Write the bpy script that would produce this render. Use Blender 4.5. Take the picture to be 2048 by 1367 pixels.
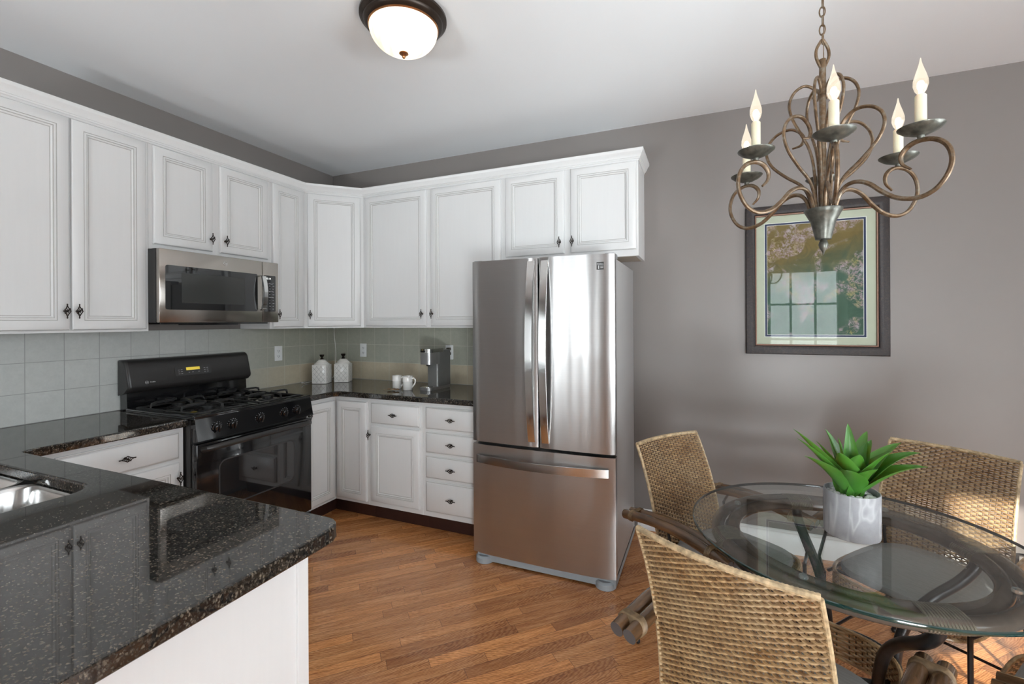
import bpy, bmesh, math, random
from math import sin, cos, pi, radians, sqrt, atan2
from mathutils import Vector, Matrix
random.seed(7)
for o in list(bpy.data.objects): bpy.data.objects.remove(o)
SC = bpy.context.scene
COL = SC.collection

# ------------------------------------------------------------------ camera
cam_data = bpy.data.cameras.new('camera')
cam = bpy.data.objects.new('camera', cam_data); COL.objects.link(cam)
YAW, ROLL = 0.3998, -0.0051
F = Vector((-sin(YAW), cos(YAW), 0)); R = Vector((cos(YAW), sin(YAW), 0)); U = Vector((0, 0, 1))
R, U = R*cos(ROLL)+U*sin(ROLL), U*cos(ROLL)-R*sin(ROLL)
cam.matrix_world = Matrix(((R.x, U.x, -F.x, 3.1314), (R.y, U.y, -F.y, -3.2205), (R.z, U.z, -F.z, 1.415), (0, 0, 0, 1)))
cam_data.sensor_width = 36; cam_data.lens = 915.27/2048*36
cam_data.shift_y = (642.59-683.5)/2048
cam_data.clip_start = 0.02
SC.camera = cam
# ------------------------------------------------------------------ colour management, world, lights
SC.view_settings.view_transform = 'Standard'; SC.view_settings.look = 'None'
SC.view_settings.gamma = 1; SC.view_settings.exposure = 0.10
SC.view_settings.use_curve_mapping = False
W = bpy.data.worlds.new('world'); SC.world = W; W.use_nodes = True
bg = W.node_tree.nodes['Background']; bg.inputs[0].default_value = (0.75, 0.87, 1, 1); bg.inputs[1].default_value = 1.6

def light(name, kind, loc, energy, color=(1, 1, 1), rot=None, direction=None, **kw):
    d = bpy.data.lights.new(name, kind); d.energy = energy; d.color = color
    for k, v in kw.items(): setattr(d, k, v)
    o = bpy.data.objects.new(name, d); COL.objects.link(o); o.location = loc
    if direction is not None: o.rotation_euler = Vector(direction).to_track_quat('-Z', 'Y').to_euler()
    return o
YF, XR, H = -5.2, 5.6, 2.75          # front wall, right wall, ceiling
light('sun', 'SUN', (4.5, -9, 4), 13.0, (1, .93, .83), direction=(-0.014, 1, -0.33), angle=0.012)
light('daylight_patio_door', 'AREA', (4.55, YF-0.12, 1.1), 105, (.93, .97, 1), direction=(0, 1, 0), shape='RECTANGLE', size=.98, size_y=2.15)
light('ceiling_fill_patio_door', 'AREA', (4.55, YF-0.5, .15), 300, (.90, .96, 1), direction=(0, .75, 1), shape='RECTANGLE', size=1.6, size_y=1.0)  # added fill aimed upward to brighten the ceiling; no ground is modelled outside
light('daylight_side_window', 'AREA', (XR+0.12, -2.9, 1.55), 85, (.95, .98, 1), direction=(-1, 0, 0), shape='RECTANGLE', size=3.3, size_y=1.45)
light('daylight_front_window', 'AREA', (1.42, YF-0.12, 1.35), 26, (.93, .97, 1), direction=(0, 1, 0), shape='RECTANGLE', size=.62, size_y=1.6)
light('ceiling_fill_front_window', 'AREA', (1.42, YF-0.7, .2), 230, (.90, .96, 1), direction=(0, .75, 1), shape='RECTANGLE', size=1.0, size_y=.9)  # added upward fill for the ceiling over the kitchen
light('ceiling_fill_side_window', 'AREA', (XR+0.5, -2.9, .35), 560, (.90, .97, 1), direction=(-1, 0, 1.1), shape='RECTANGLE', size=3.3, size_y=1.0)  # extra lamp tilted up, added to lift the ceiling brightness

# ------------------------------------------------------------------ materials
class N:
    def __init__(s, name):
        s.m = bpy.data.materials.new(name); s.m.use_nodes = True
        s.t = s.m.node_tree; s.b = s.t.nodes['Principled BSDF']; s.out = s.t.nodes['Material Output']
    def n(s, typ, **kw):
        q = s.t.nodes.new(typ)
        for k, v in kw.items(): setattr(q, k, v)
        return q
    def l(s, a, b): s.t.links.new(a, b)
    def val(s, sock, v):
        if hasattr(v, 'is_output'): s.l(v, sock)
        else: sock.default_value = v
    def math(s, op, a, b=0.0, c=None):
        q = s.n('ShaderNodeMath', operation=op); s.val(q.inputs[0], a); s.val(q.inputs[1], b)
        if c is not None: s.val(q.inputs[2], c)
        return q.outputs[0]
    def pos(s, kind='Object'):
        return s.n('ShaderNodeTexCoord').outputs[kind]
    def xyz(s, v):
        q = s.n('ShaderNodeSeparateXYZ'); s.l(v, q.inputs[0]); return q.outputs
    def comb(s, x, y, z):
        q = s.n('ShaderNodeCombineXYZ')
        for i, v in enumerate((x, y, z)): s.val(q.inputs[i], v)
        return q.outputs[0]
    def scale(s, v, sc):
        q = s.n('ShaderNodeMapping'); s.l(v, q.inputs[0]); q.inputs['Scale'].default_value = sc; return q.outputs[0]
    def noise(s, v, scale=5, detail=3, rough=.5, dist=0):
        q = s.n('ShaderNodeTexNoise'); s.l(v, q.inputs['Vector']); q.inputs['Scale'].default_value = scale
        q.inputs['Detail'].default_value = detail; q.inputs['Roughness'].default_value = rough
        q.inputs['Distortion'].default_value = dist; return q.outputs['Fac']
    def vor(s, v, scale=5, feature='F1', out='Distance'):
        q = s.n('ShaderNodeTexVoronoi', feature=feature); s.l(v, q.inputs['Vector']); q.inputs['Scale'].default_value = scale
        return q.outputs[out]
    def ramp(s, f, stops, interp='LINEAR'):
        q = s.n('ShaderNodeValToRGB'); q.color_ramp.interpolation = interp
        e = q.color_ramp.elements
        while len(e) < len(stops): e.new(0.5)
        for el, (p, c) in zip(e, stops):
            el.position = p; el.color = (c, c, c, 1) if not isinstance(c, tuple) else (*c, 1)
        s.l(f, q.inputs[0]); return q.outputs[0]
    def mix(s, f, a, b, mode='MIX'):
        q = s.n('ShaderNodeMix', data_type='RGBA', blend_type=mode); s.val(q.inputs[0], f)
        for k, v in ((6, a), (7, b)):
            if isinstance(v, tuple): v = (*v, 1)
            s.val(q.inputs[k], v)
        return q.outputs[2]
    def bump(s, h, strength=.2, dist=.002):
        q = s.n('ShaderNodeBump'); s.l(h, q.inputs['Height']); q.inputs['Strength'].default_value = strength
        q.inputs['Distance'].default_value = dist; s.l(q.outputs[0], s.b.inputs['Normal']); return q
    def set(s, **kw):
        for k, v in kw.items():
            k = k.replace('_', ' ')
            if isinstance(v, tuple) and len(v) == 3: v = (*v, 1)
            s.val(s.b.inputs[k], v)
        return s
def simple(name, col, rough=.5, metal=0, var=.0, vs=20, stretch=(1, 1, 1), bump=0, **kw):
    n = N(name); n.set(Roughness=rough, Metallic=metal, **kw)
    p = n.scale(n.pos(), stretch); f = n.noise(p, vs, 4)
    a = tuple(max(0, c*(1-var)) for c in col); b = tuple(min(1, c*(1+var)) for c in col)
    n.set(Base_Color=n.mix(n.ramp(f, [(.3, 0.), (.7, 1.)]), a, b))
    if bump: n.bump(f, bump, .001)
    return n.m

M = {}
M['wall'] = simple('taupe_wall_paint', (.235, .211, .200), .42, var=.02, vs=3, bump=.03)
M['ceiling'] = simple('ceiling_paint', (.83, .85, .865), .85, var=.01, vs=2)
M['trim'] = simple('white_trim_paint', (.83, .83, .83), .35, var=.01)
M['paint'] = simple('white_cabinet_paint', (.715, .715, .71), .33, var=.008, vs=14, stretch=(6, 6, .35))
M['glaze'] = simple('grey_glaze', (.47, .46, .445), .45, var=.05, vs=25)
M['bronze'] = simple('dark_filigree_metal', (.045, .037, .033), .38, 1.0, var=.5, vs=120)
M['toe'] = simple('brown_toe_kick', (.040, .016, .013), .3, var=.1)
M['black'] = simple('black_enamel', (.006, .006, .007), .09, var=.1, Coat_Weight=.5, Coat_Roughness=.05)
M['black_satin'] = simple('black_satin', (.028, .026, .025), .32, var=.05)
M['iron'] = simple('cast_iron', (.022, .022, .022), .3, var=.2, vs=200, bump=.15)
M['black_glass'] = simple('black_glass', (.012, .012, .013), .03, Coat_Weight=1.0, Coat_Roughness=.02)
M['dark_plastic'] = simple('dark_plastic', (.035, .034, .034), .4)
M['groove_shade'] = simple('ceramic_groove_shade', (.48, .47, .45), .3)  # shade along the canister lattice, put into the ceramic colour
M['ceramic'] = simple('white_ceramic', (.80, .79, .76), .12, var=.02)
M['outlet'] = simple('outlet_plastic', (.82, .84, .84), .35)
M['slot'] = simple('outlet_slots', (.12, .13, .14), .5)
M['cord'] = simple('white_cord_plastic', (.8, .8, .78), .4)
M['grey_plastic'] = simple('blue_grey_plastic', (.34, .37, .39), .45)
M['fridge_side'] = simple('textured_grey_panel', (.46, .455, .45), .38, .25, var=.02, vs=300, bump=.1)
M['pod_brown'] = simple('dried_seed_pods', (.20, .12, .06), .6, var=.5, vs=60)
M['silver'] = simple('silver_plastic', (.42, .42, .42), .28, .7, var=.05)
M['chrome'] = simple('chrome', (.62, .62, .62), .1, 1.0)
M['maker_side'] = simple('slate_grey_plastic', (.20, .20, .195), .32, .3, var=.04)
M['iron_leg'] = simple('black_wrought_iron', (.022, .020, .020), .38, .4, var=.3, vs=40)
M['table_leg'] = simple('dark_metal_table_leg', (.035, .033, .033), .33, .5, var=.3, vs=30)
M['bamboo'] = simple('brown_bamboo_pole', (.115, .060, .028), .22, var=.55, vs=9, stretch=(6, .6, 6), Coat_Weight=.4)
M['bamboo_end'] = simple('grey_pole_end', (.07, .066, .066), .5)
M['cane_binding'] = simple('cane_binding', (.17, .11, .055), .5, var=.4, vs=60)
M['cushion'] = simple('grey_cushion_leather', (.24, .237, .23), .5, var=.12, vs=30, stretch=(1, 8, 1), bump=.15)
M['agave_ring'] = simple('grey_brown_rattan_ring', (.11, .085, .068), .24, var=.45, vs=10, Coat_Weight=.3)
M['ring_wrap'] = simple('ring_wrap_cane', (.17, .145, .105), .45, var=.25, vs=60)
M['clear'] = N('clear_rubber_bumper').set(Base_Color=(.85, .9, .9), Roughness=.1, Transmission_Weight=.8, IOR=1.3).m
M['pebbles'] = simple('white_pebbles', (.72, .74, .74), .5, var=.15, vs=30)
M['candle'] = simple('ivory_candle_sleeve', (.72, .68, .50), .5, var=.05, Subsurface_Weight=.2)
M['fixture'] = simple('dark_bronze_fixture', (.040, .028, .021), .35, .6, var=.2)
M['copper'] = simple('copper_edge', (.42, .19, .08), .3, .9, var=.1)
M['frame_lip'] = simple('frame_gilt_lip', (.16, .075, .045), .35, .3)
M['mat_board'] = simple('sage_mat_board', (.50, .52, .42), .8, var=.02)
M['mat_navy'] = simple('navy_mat_bevel', (.018, .028, .085), .6)
M['mat_white'] = simple('white_mat_bevel', (.8, .8, .78), .6)
M['logo'] = simple('silver_emblem', (.7, .7, .7), .25, .6)
M['underside'] = simple('birch_underside', (.50, .44, .36), .5, var=.1, vs=12, stretch=(1, 8, 1))

def m_frame():
    n = N('mottled_brown_frame'); p = n.pos()
    f = n.noise(p, 90, 5, .7)
    n.set(Base_Color=n.ramp(f, [(.3, (.006, .005, .008)), (.55, (.022, .013, .011)), (.75, (.055, .036, .030))]), Roughness=.5)
    n.bump(f, .5, .002); return n.m
M['frame'] = m_frame()

def m_steel(name, base, rough, streak=(9, 9, .35), amp=.12, rotn=0.0):
    n = N(name); p = n.pos()
    fine = n.noise(n.scale(p, (2, 2, 900)), 1.0, 2)
    n.set(Base_Color=n.mix(fine, tuple(c*.92 for c in base), tuple(min(1, c*1.05) for c in base)), Metallic=1.0, Roughness=rough)
    n.b.inputs['Anisotropic'].default_value = .8; n.b.inputs['Anisotropic Rotation'].default_value = rotn
    t = n.n('ShaderNodeTangent', direction_type='RADIAL', axis='Z'); n.l(t.outputs[0], n.b.inputs['Tangent'])
    w = n.noise(n.scale(p, streak), 1.0, 2)
    n.bump(w, amp, .03); return n.m
M['steel'] = m_steel('brushed_stainless_steel', (.56, .555, .55), .32, (4.2, 4.2, .22), .42, .25)
M['steel_light'] = m_steel('polished_steel_bar', (.72, .72, .71), .18, (2, 2, 2), .02)
M['mw_steel'] = m_steel('warm_stainless_steel', (.44, .405, .37), .2, (5, 5, 3), .15)

def m_granite():
    n = N('black_granite'); p = n.pos()
    dn = n.n('ShaderNodeTexNoise'); n.l(p, dn.inputs['Vector']); dn.inputs['Scale'].default_value = 160
    dv = n.n('ShaderNodeVectorMath', operation='MULTIPLY_ADD'); n.l(dn.outputs['Color'], dv.inputs[0]); dv.inputs[1].default_value = (.009, .009, .009); n.l(p, dv.inputs[2])
    a = n.vor(n.scale(dv.outputs[0], (1, 1.5, 1)), 115); sp = n.ramp(a, [(.0, 1.), (.25, .8), (.42, 0.)])
    msk = n.ramp(n.noise(p, 60, 3, .6), [(.36, .1), (.60, 1.)])
    sp = n.math('MULTIPLY', sp, msk)
    b = n.noise(p, 120, 5, .75, .5)
    base = n.ramp(b, [(.40, (.004, .0045, .005)), (.54, (.024, .021, .018)), (.68, (.075, .063, .050))])
    col = n.mix(sp, base, (.19, .158, .12))
    n.set(Base_Color=col, Roughness=.03, IOR=1.66); return n.m
M['granite'] = m_granite()

def m_tile():
    n = N('stone_backsplash_tile'); p = n.xyz(n.pos('Object'))
    T = .1524
    hor = n.math('ADD', p[0], p[1])              # object coordinates: x along the back wall, y along the left wall
    isback = n.math('GREATER_THAN', p[1], -.03)
    off = n.math('MULTIPLY', isback, -.0035+.0744-.1524*5)
    u = n.math('DIVIDE', n.math('ADD', n.math('ADD', hor, .0744+T*30), off), T)
    v = n.math('DIVIDE', n.math('ADD', p[2], -1.0685+T*3), T)
    fu, fv = n.math('FRACT', u), n.math('FRACT', v)
    eu = n.math('ABSOLUTE', n.math('SUBTRACT', fu, .5)); ev = n.math('ABSOLUTE', n.math('SUBTRACT', fv, .5))
    g = n.math('MAXIMUM', eu, ev); grout = n.math('GREATER_THAN', g, .489)
    cu, cv = n.math('FLOOR', u), n.math('FLOOR', v)
    wn = n.n('ShaderNodeTexWhiteNoise', noise_dimensions='3D'); n.l(n.comb(cu, cv, isback), wn.inputs[0])
    rnd = wn.outputs['Value']
    ns = n.noise(n.pos(), 38, 6, .7)
    cool = n.mix(ns, (.45, .47, .455), (.63, .645, .62)); green = n.mix(ns, (.32, .33, .27), (.47, .475, .39))
    tan = n.mix(ns, (.48, .40, .27), (.66, .57, .42))
    isrow = n.math('LESS_THAN', cv, 3.0)
    # rows below z = 1.07 on the back wall and the first tiles round the corner are tan stone, the rest shifts grey to green to paint in cool and warm light
    near = n.math('MULTIPLY', n.ramp(n.math('ADD', n.math('MULTIPLY', p[1], .8), 1.2), [(.35, 0.), (.9, 1.)]), isrow)
    back = n.ramp(n.math('ADD', n.math('MULTIPLY', p[1], .8), 1.2), [(.15, 0.), (.75, 1.)])
    c = n.mix(back, cool, green); c = n.mix(n.math('MULTIPLY', near, n.math('ADD', .72, n.math('MULTIPLY', rnd, .28))), c, tan)
    c = n.mix(n.math('MULTIPLY', rnd, .16), c, (.30, .32, .31))
    c = n.mix(grout, c, n.mix(back, (.33, .34, .33), (.56, .56, .49)))
    n.set(Base_Color=c, Roughness=.38)
    h = n.math('SUBTRACT', n.math('MULTIPLY', ns, .25), n.math('MULTIPLY', grout, 1.0)); n.bump(h, .35, .0012)
    return n.m
M['tile'] = m_tile()

def m_floor():
    n = N('oak_strip_floor'); P = n.xyz(n.pos('Object'))
    s2 = .70710678
    a = n.math('MULTIPLY', n.math('ADD', P[0], P[1]), s2); b = n.math('MULTIPLY', n.math('SUBTRACT', P[0], P[1]), s2)
    Wd = .0571
    row = n.math('FLOOR', n.math('DIVIDE', b, Wd)); fb = n.math('FRACT', n.math('DIVIDE', b, Wd))
    w1 = n.n('ShaderNodeTexWhiteNoise', noise_dimensions='1D'); n.l(row, w1.inputs['W'])
    ua = n.math('DIVIDE', n.math('ADD', a, n.math('MULTIPLY', w1.outputs['Value'], 3.7)), .58)
    pid = n.math('FLOOR', ua); fa = n.math('FRACT', ua)
    w2 = n.n('ShaderNodeTexWhiteNoise', noise_dimensions='2D'); n.l(n.comb(row, pid, 0), w2.inputs[0]); rnd = w2.outputs['Value']
    gb = n.math('MINIMUM', fb, n.math('SUBTRACT', 1.0, fb)); ga = n.math('MINIMUM', fa, n.math('SUBTRACT', 1.0, fa))
    gap = n.math('MAXIMUM', n.math('LESS_THAN', gb, .016), n.math('LESS_THAN', ga, .0018))
    gv = n.comb(n.math('ADD', n.math('MULTIPLY', a, 2.2), n.math('MULTIPLY', rnd, 40)), n.math('MULTIPLY', b, 26), rnd)
    g1 = n.noise(gv, 1.8, 4, .55, 1.2)
    q = n.n('ShaderNodeTexWave', wave_type='RINGS', rings_direction='Z'); n.l(n.comb(n.math('MULTIPLY', n.math('SUBTRACT', fa, rnd), 1.3), n.math('ADD', n.math('MULTIPLY', fb, .55), n.math('MULTIPLY', rnd, .6)), 0), q.inputs[0])
    q.inputs['Scale'].default_value = 5.0; q.inputs['Distortion'].default_value = 5.5; q.inputs['Detail'].default_value = 3; q.inputs['Detail Scale'].default_value = 2.5
    grain = n.math('ADD', n.math('MULTIPLY', g1, .75), n.math('MULTIPLY', q.outputs['Fac'], .25))
    c = n.ramp(grain, [(.25, (.30, .112, .040)), (.45, (.56, .235, .085)), (.62, (.72, .34, .135)), (.8, (.82, .46, .22))])
    tint = n.ramp(rnd, [(.0, (.62, .55, .52)), (.35, (.86, .82, .8)), (.7, (1.0, 1.0, 1.0)), (1., (1.22, 1.16, 1.05))])
    c = n.mix(1.0, c, tint, 'MULTIPLY')
    c = n.mix(n.math('MULTIPLY', gap, .72), c, (.10, .05, .03))
    rg = n.noise(n.pos(), 6, 3)
    n.set(Base_Color=c, Roughness=n.math('ADD', .16, n.math('MULTIPLY', rg, .10)), Coat_Weight=.35, Coat_Roughness=.08)
    hh = n.math('SUBTRACT', n.math('MULTIPLY', grain, .15), n.math('MULTIPLY', gap, .8))
    n.bump(hh, .25, .0012); return n.m
M['floor'] = m_floor()

def m_wicker():
    n = N('woven_rattan'); p = n.pos()
    f = n.noise(n.scale(p, (30, 30, 110)), 1.0, 3, .6)
    g = n.noise(p, 9, 3)
    c = n.ramp(f, [(.30, (.12, .055, .018)), (.48, (.29, .165, .068)), (.68, (.46, .31, .155))])
    c = n.mix(n.ramp(g, [(.35, 0.), (.7, .5)]), c, (.42, .32, .19))
    n.set(Base_Color=c, Roughness=.36, Coat_Weight=.25, Coat_Roughness=.25); return n.m
M['wicker'] = m_wicker()
M['wicker_stake'] = simple('rattan_stake', (.11, .06, .028), .5, var=.3, vs=50)
M['wicker_rim'] = simple('rattan_rim_wrap', (.46, .34, .20), .42, var=.45, vs=70)

def m_leaf():
    n = N('succulent_leaf'); p = n.pos('Object')
    f = n.noise(n.scale(p, (1, 1, 1)), 14, 3)
    ob = n.n('ShaderNodeObjectInfo').outputs['Random']
    c = n.mix(f, (.018, .095, .007), (.05, .205, .016)); c = n.mix(n.math('MULTIPLY', ob, .5), c, (.10, .27, .04))
    n.set(Base_Color=c, Roughness=.38, Subsurface_Weight=.06); return n.m
M['leaf'] = m_leaf()

def m_marble():
    n = N('grey_marbled_pot'); p = n.pos()
    d = n.noise(n.scale(p, (11, 11, 3.2)), 1.0, 2, .45, .9)
    v = n.math('ABSOLUTE', n.math('SUBTRACT', n.math('FRACT', n.math('MULTIPLY', d, 3.2)), .5))
    vein = n.ramp(v, [(.0, 1.), (.05, .5), (.13, 0.)])
    soft = n.noise(p, 30, 5, .7)
    base = n.mix(soft, (.23, .23, .24), (.36, .36, .375))
    n.set(Base_Color=n.mix(n.math('MULTIPLY', vein, .4), base, (.66, .66, .67)), Roughness=.6); return n.m
M['marble'] = m_marble()

def m_chand():
    n = N('aged_bronze_scroll'); p = n.pos()
    f = n.noise(p, 45, 5, .7)
    c = n.ramp(f, [(.3, (.065, .040, .022)), (.5, (.16, .10, .055)), (.68, (.22, .19, .15)), (.8, (.13, .14, .125))])
    n.set(Base_Color=c, Metallic=.55, Roughness=.38); n.bump(f, .3, .0015); return n.m
M['scroll'] = m_chand()
M['pewter'] = simple('verdigris_pewter', (.10, .10, .085), .36, .5, var=.45, vs=50, bump=.1)

def m_glass(name, col, rough=0.0, tint=.04, ior=1.5):
    n = N(name)
    tr = n.n('ShaderNodeBsdfTransparent'); tr.inputs[0].default_value = (*col, 1)
    gl = n.n('ShaderNodeBsdfGlossy'); gl.inputs['Roughness'].default_value = rough; gl.inputs[0].default_value = (1, 1, 1, 1)
    fr = n.n('ShaderNodeFresnel'); fr.inputs[0].default_value = ior
    mx = n.n('ShaderNodeMixShader'); n.l(fr.outputs[0], mx.inputs[0]); n.l(tr.outputs[0], mx.inputs[1]); n.l(gl.outputs[0], mx.inputs[2])
    n.l(mx.outputs[0], n.out.inputs[0]); return n.m
M['glass'] = m_glass('clear_glass', (.93, .96, .955))
M['picture_glass'] = m_glass('picture_glass', (.97, .98, .97), ior=1.2)
M['window_glass'] = m_glass('window_glass', (.97, .98, .98))
M['glass_edge'] = N('green_glass_edge').set(Base_Color=(.006, .032, .028), Roughness=.06, Coat_Weight=1.0).m

def m_emit(name, col, strength, base=(.8, .75, .65), rough=.3):
    n = N(name); n.set(Base_Color=base, Roughness=rough, Emission_Color=col, Emission_Strength=strength); return n.m
M['bulb_core'] = m_emit('bulb_glow', (1, .86, .62), 26)
def m_bulb():
    n = N('bulb_glass')
    tr = n.n('ShaderNodeBsdfTransparent'); tr.inputs[0].default_value = (1, .95, .88, 1)
    gl = n.n('ShaderNodeBsdfGlossy'); gl.inputs['Roughness'].default_value = .05
    em = n.n('ShaderNodeEmission'); em.inputs[0].default_value = (1, .88, .70, 1); em.inputs[1].default_value = 1.3
    fr = n.n('ShaderNodeLayerWeight'); fr.inputs[0].default_value = .35
    a = n.n('ShaderNodeMixShader'); n.l(fr.outputs['Facing'], a.inputs[0]); n.l(tr.outputs[0], a.inputs[1]); n.l(gl.outputs[0], a.inputs[2])
    b = n.n('ShaderNodeMixShader'); b.inputs[0].default_value = .42; n.l(a.outputs[0], b.inputs[1]); n.l(em.outputs[0], b.inputs[2])
    n.l(b.outputs[0], n.out.inputs[0]); return n.m
M['bulb'] = m_bulb()
def m_bowl():
    n = N('alabaster_glass_shade'); p = n.pos()
    f = n.noise(n.scale(p, (5, 5, 9)), 1.0, 4, .55, 2.2)
    z = n.xyz(p)[2]
    c = n.ramp(f, [(.35, (.75, .60, .38)), (.5, (1.0, .86, .62)), (.7, (1.0, .93, .78))])
    n.set(Base_Color=(.8, .76, .68), Roughness=.2, Emission_Color=c, Emission_Strength=n.math('ADD', .85, n.math('MULTIPLY', f, .7))); return n.m
M['bowl'] = m_bowl()
M['display'] = m_emit('amber_display', (.62, .46, .04), .8, (.3, .25, .05))
M['digits'] = m_emit('lit_digits', (.9, .95, 1), .9)
M['mark'] = simple('printed_marks', (.45, .46, .48), .5)

def m_art():
    n = N('abstract_floral_print'); P = n.pos('Object'); x = n.xyz(P)
    f = n.noise(P, 9, 6, .65, 1.5)
    up = n.mix(f, (.095, .062, .012), (.24, .17, .055)); lo = n.mix(f, (.015, .05, .035), (.075, .15, .10))
    g = n.math('ADD', n.math('ADD', n.math('MULTIPLY', x[2], 2.4), n.math('MULTIPLY', f, .6)), n.math('MULTIPLY', x[0], -.7))
    c = n.mix(n.ramp(g, [(.25, 0.), (.75, 1.)]), lo, up)
    big = n.noise(P, 7.5, 2, .5, .6); msk = n.ramp(big, [(.49, 0.), (.55, 1.)])
    st = n.noise(n.scale(P, (1, 1, 1)), 60, 4, .7, 1)
    pet = n.ramp(n.noise(P, 13, 2), [(.3, (.42, .36, .12)), (.5, (.40, .28, .33)), (.7, (.52, .46, .50))])
    c = n.mix(n.math('MULTIPLY', msk, n.ramp(st, [(.42, .0), (.6, .85)])), c, pet)
    n.set(Base_Color=c, Roughness=.7); return n.m
M['art'] = m_art()

# ------------------------------------------------------------------ mesh helpers
class MB:
    def __init__(s): s.v = []; s.f = []; s.m = []
    def add(s, vs, fs, mi=0):
        o = len(s.v); s.v += [tuple(p) for p in vs]; s.f += [tuple(i+o for i in f) for f in fs]; s.m += [mi]*len(fs); return s
    def box(s, x0, x1, y0, y1, z0, z1, mi=0, bev=0, seg=2):
        if bev <= 0:
            vs = [(x, y, z) for x in (x0, x1) for y in (y0, y1) for z in (z0, z1)]
            return s.add(vs, [(0, 1, 3, 2), (4, 6, 7, 5), (0, 4, 5, 1), (2, 3, 7, 6), (0, 2, 6, 4), (1, 5, 7, 3)], mi)
        bm = bmesh.new(); bmesh.ops.create_cube(bm, size=1)
        for v in bm.verts: v.co = Vector(((x0+x1)/2+v.co.x*(x1-x0), (y0+y1)/2+v.co.y*(y1-y0), (z0+z1)/2+v.co.z*(z1-z0)))
        bmesh.ops.bevel(bm, geom=bm.edges[:], offset=bev, segments=seg, profile=.5, affect='EDGES')
        return s.bm(bm, mi)
    def bm(s, bm, mi=0):
        bm.verts.index_update(); s.add([v.co[:] for v in bm.verts], [[v.index for v in f.verts] for f in bm.faces], mi); bm.free(); return s
    def tube(s, path, r, n=8, mi=0, caps=True, capmi=None, flat=None, closed=False, upv=None):
        P = [Vector(p) for p in path]; k = len(P); rs = r if isinstance(r, (list, tuple)) else [r]*k
        T = []
        for i in range(k):
            a = P[i-1] if (i > 0 or closed) else P[i]; b = P[(i+1) % k] if (i < k-1 or closed) else P[i]
            T.append((b-a).normalized())
        ref = Vector(upv) if upv else (Vector((0, 0, 1)) if abs(T[0].z) < .9 else Vector((1, 0, 0)))
        nrm = (ref-T[0]*ref.dot(T[0])).normalized(); rings = []
        for i in range(k):
            if upv: q = ref-T[i]*ref.dot(T[i])
            else: q = nrm-T[i]*nrm.dot(T[i])
            if q.length > 1e-6: nrm = q.normalized()
            bn = T[i].cross(nrm); fl = flat or 1
            rings.append([P[i]+(nrm*cos(2*pi*j/n)*fl+bn*sin(2*pi*j/n))*rs[i] for j in range(n)])
        vs = [p for rg in rings for p in rg]; fs = []
        for i in range(k if closed else k-1):
            i2 = (i+1) % k
            for j in range(n):
                j2 = (j+1) % n; fs.append((i*n+j, i*n+j2, i2*n+j2, i2*n+j))
        s.add(vs, fs, mi)
        if caps and not closed:
            s.add(rings[0], [tuple(range(n))[::-1]], mi if capmi is None else capmi)
            s.add(rings[-1], [tuple(range(n))], mi if capmi is None else capmi)
        return s
    def lathe(s, prof, c=(0, 0, 0), n=32, mi=0, T=None, caps=True):
        vs = []; k = len(prof); fs = []
        for (r, z) in prof:
            for j in range(n):
                a = 2*pi*j/n
                p = Vector((r*cos(a), r*sin(a), z))
                if T: p = T @ p
                vs.append(p+Vector(c))
        for i in range(k-1):
            for j in range(n):
                j2 = (j+1) % n; fs.append((i*n+j, i*n+j2, (i+1)*n+j2, (i+1)*n+j))
        s.add(vs, fs, mi)
        if caps and prof[0][0] > 1e-5: s.add(vs[:n], [tuple(range(n))[::-1]], mi)
        if caps and prof[-1][0] > 1e-5: s.add(vs[-n:], [tuple(range(n))], mi)
        return s
    def ball(s, c, r, n=10, mi=0, sc=(1, 1, 1)):
        pr = [(max(1e-6, r*sin(pi*i/(n//2))), -r*cos(pi*i/(n//2))) for i in range(n//2+1)]
        T = Matrix.Diagonal(Vector(sc)); return s.lathe(pr, c, n, mi, T)
    def prism(s, poly, z0, z1, mi=0):
        n = len(poly); vs = [(x, y, z0) for x, y in poly]+[(x, y, z1) for x, y in poly]
        fs = [tuple(range(n))[::-1], tuple(range(n, 2*n))]+[(i, (i+1) % n, n+(i+1) % n, n+i) for i in range(n)]
        return s.add(vs, fs, mi)
    def build(s, name, mats, parent=None, loc=None, rot=None, smooth=True, merge=False):
        me = bpy.data.meshes.new(name); me.from_pydata(s.v, [], s.f)
        mats = mats if isinstance(mats, (list, tuple)) else [mats]
        for m in mats: me.materials.append(M[m] if isinstance(m, str) else m)
        me.polygons.foreach_set('material_index', s.m)
        bm = bmesh.new(); bm.from_mesh(me)
        if merge: bmesh.ops.remove_doubles(bm, verts=bm.verts, dist=1e-5)
        bmesh.ops.recalc_face_normals(bm, faces=bm.faces)
        for f in bm.faces: f.smooth = smooth
        if smooth:
            for e in bm.edges:
                if len(e.link_faces) == 2 and e.calc_face_angle(0) > .7: e.smooth = False
        bm.to_mesh(me); bm.free()
        return link(name, me, parent, loc, rot)
def link(name, me, parent=None, loc=None, rot=None):
    o = bpy.data.objects.new(name, me); COL.objects.link(o)
    if parent: o.parent = parent
    if loc: o.location = loc
    if rot: o.rotation_euler = rot
    return o
def tag(o, label=None, cat=None, group=None, kind=None):
    for k, v in (('label', label), ('category', cat), ('group', group), ('kind', kind)):
        if v: o[k] = v
    return o
def thing(name, label, cat, loc=(0, 0, 0), rz=0, group=None):
    o = bpy.data.objects.new(name, None); COL.objects.link(o); o.location = loc; o.rotation_euler = (0, 0, rz)
    o.empty_display_size = .1
    return tag(o, label, cat, group)
def copy_tree(o, parent=None):
    c = o.copy(); COL.objects.link(c); c.parent = parent
    for ch in list(o.children): copy_tree(ch, c)
    return c
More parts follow.
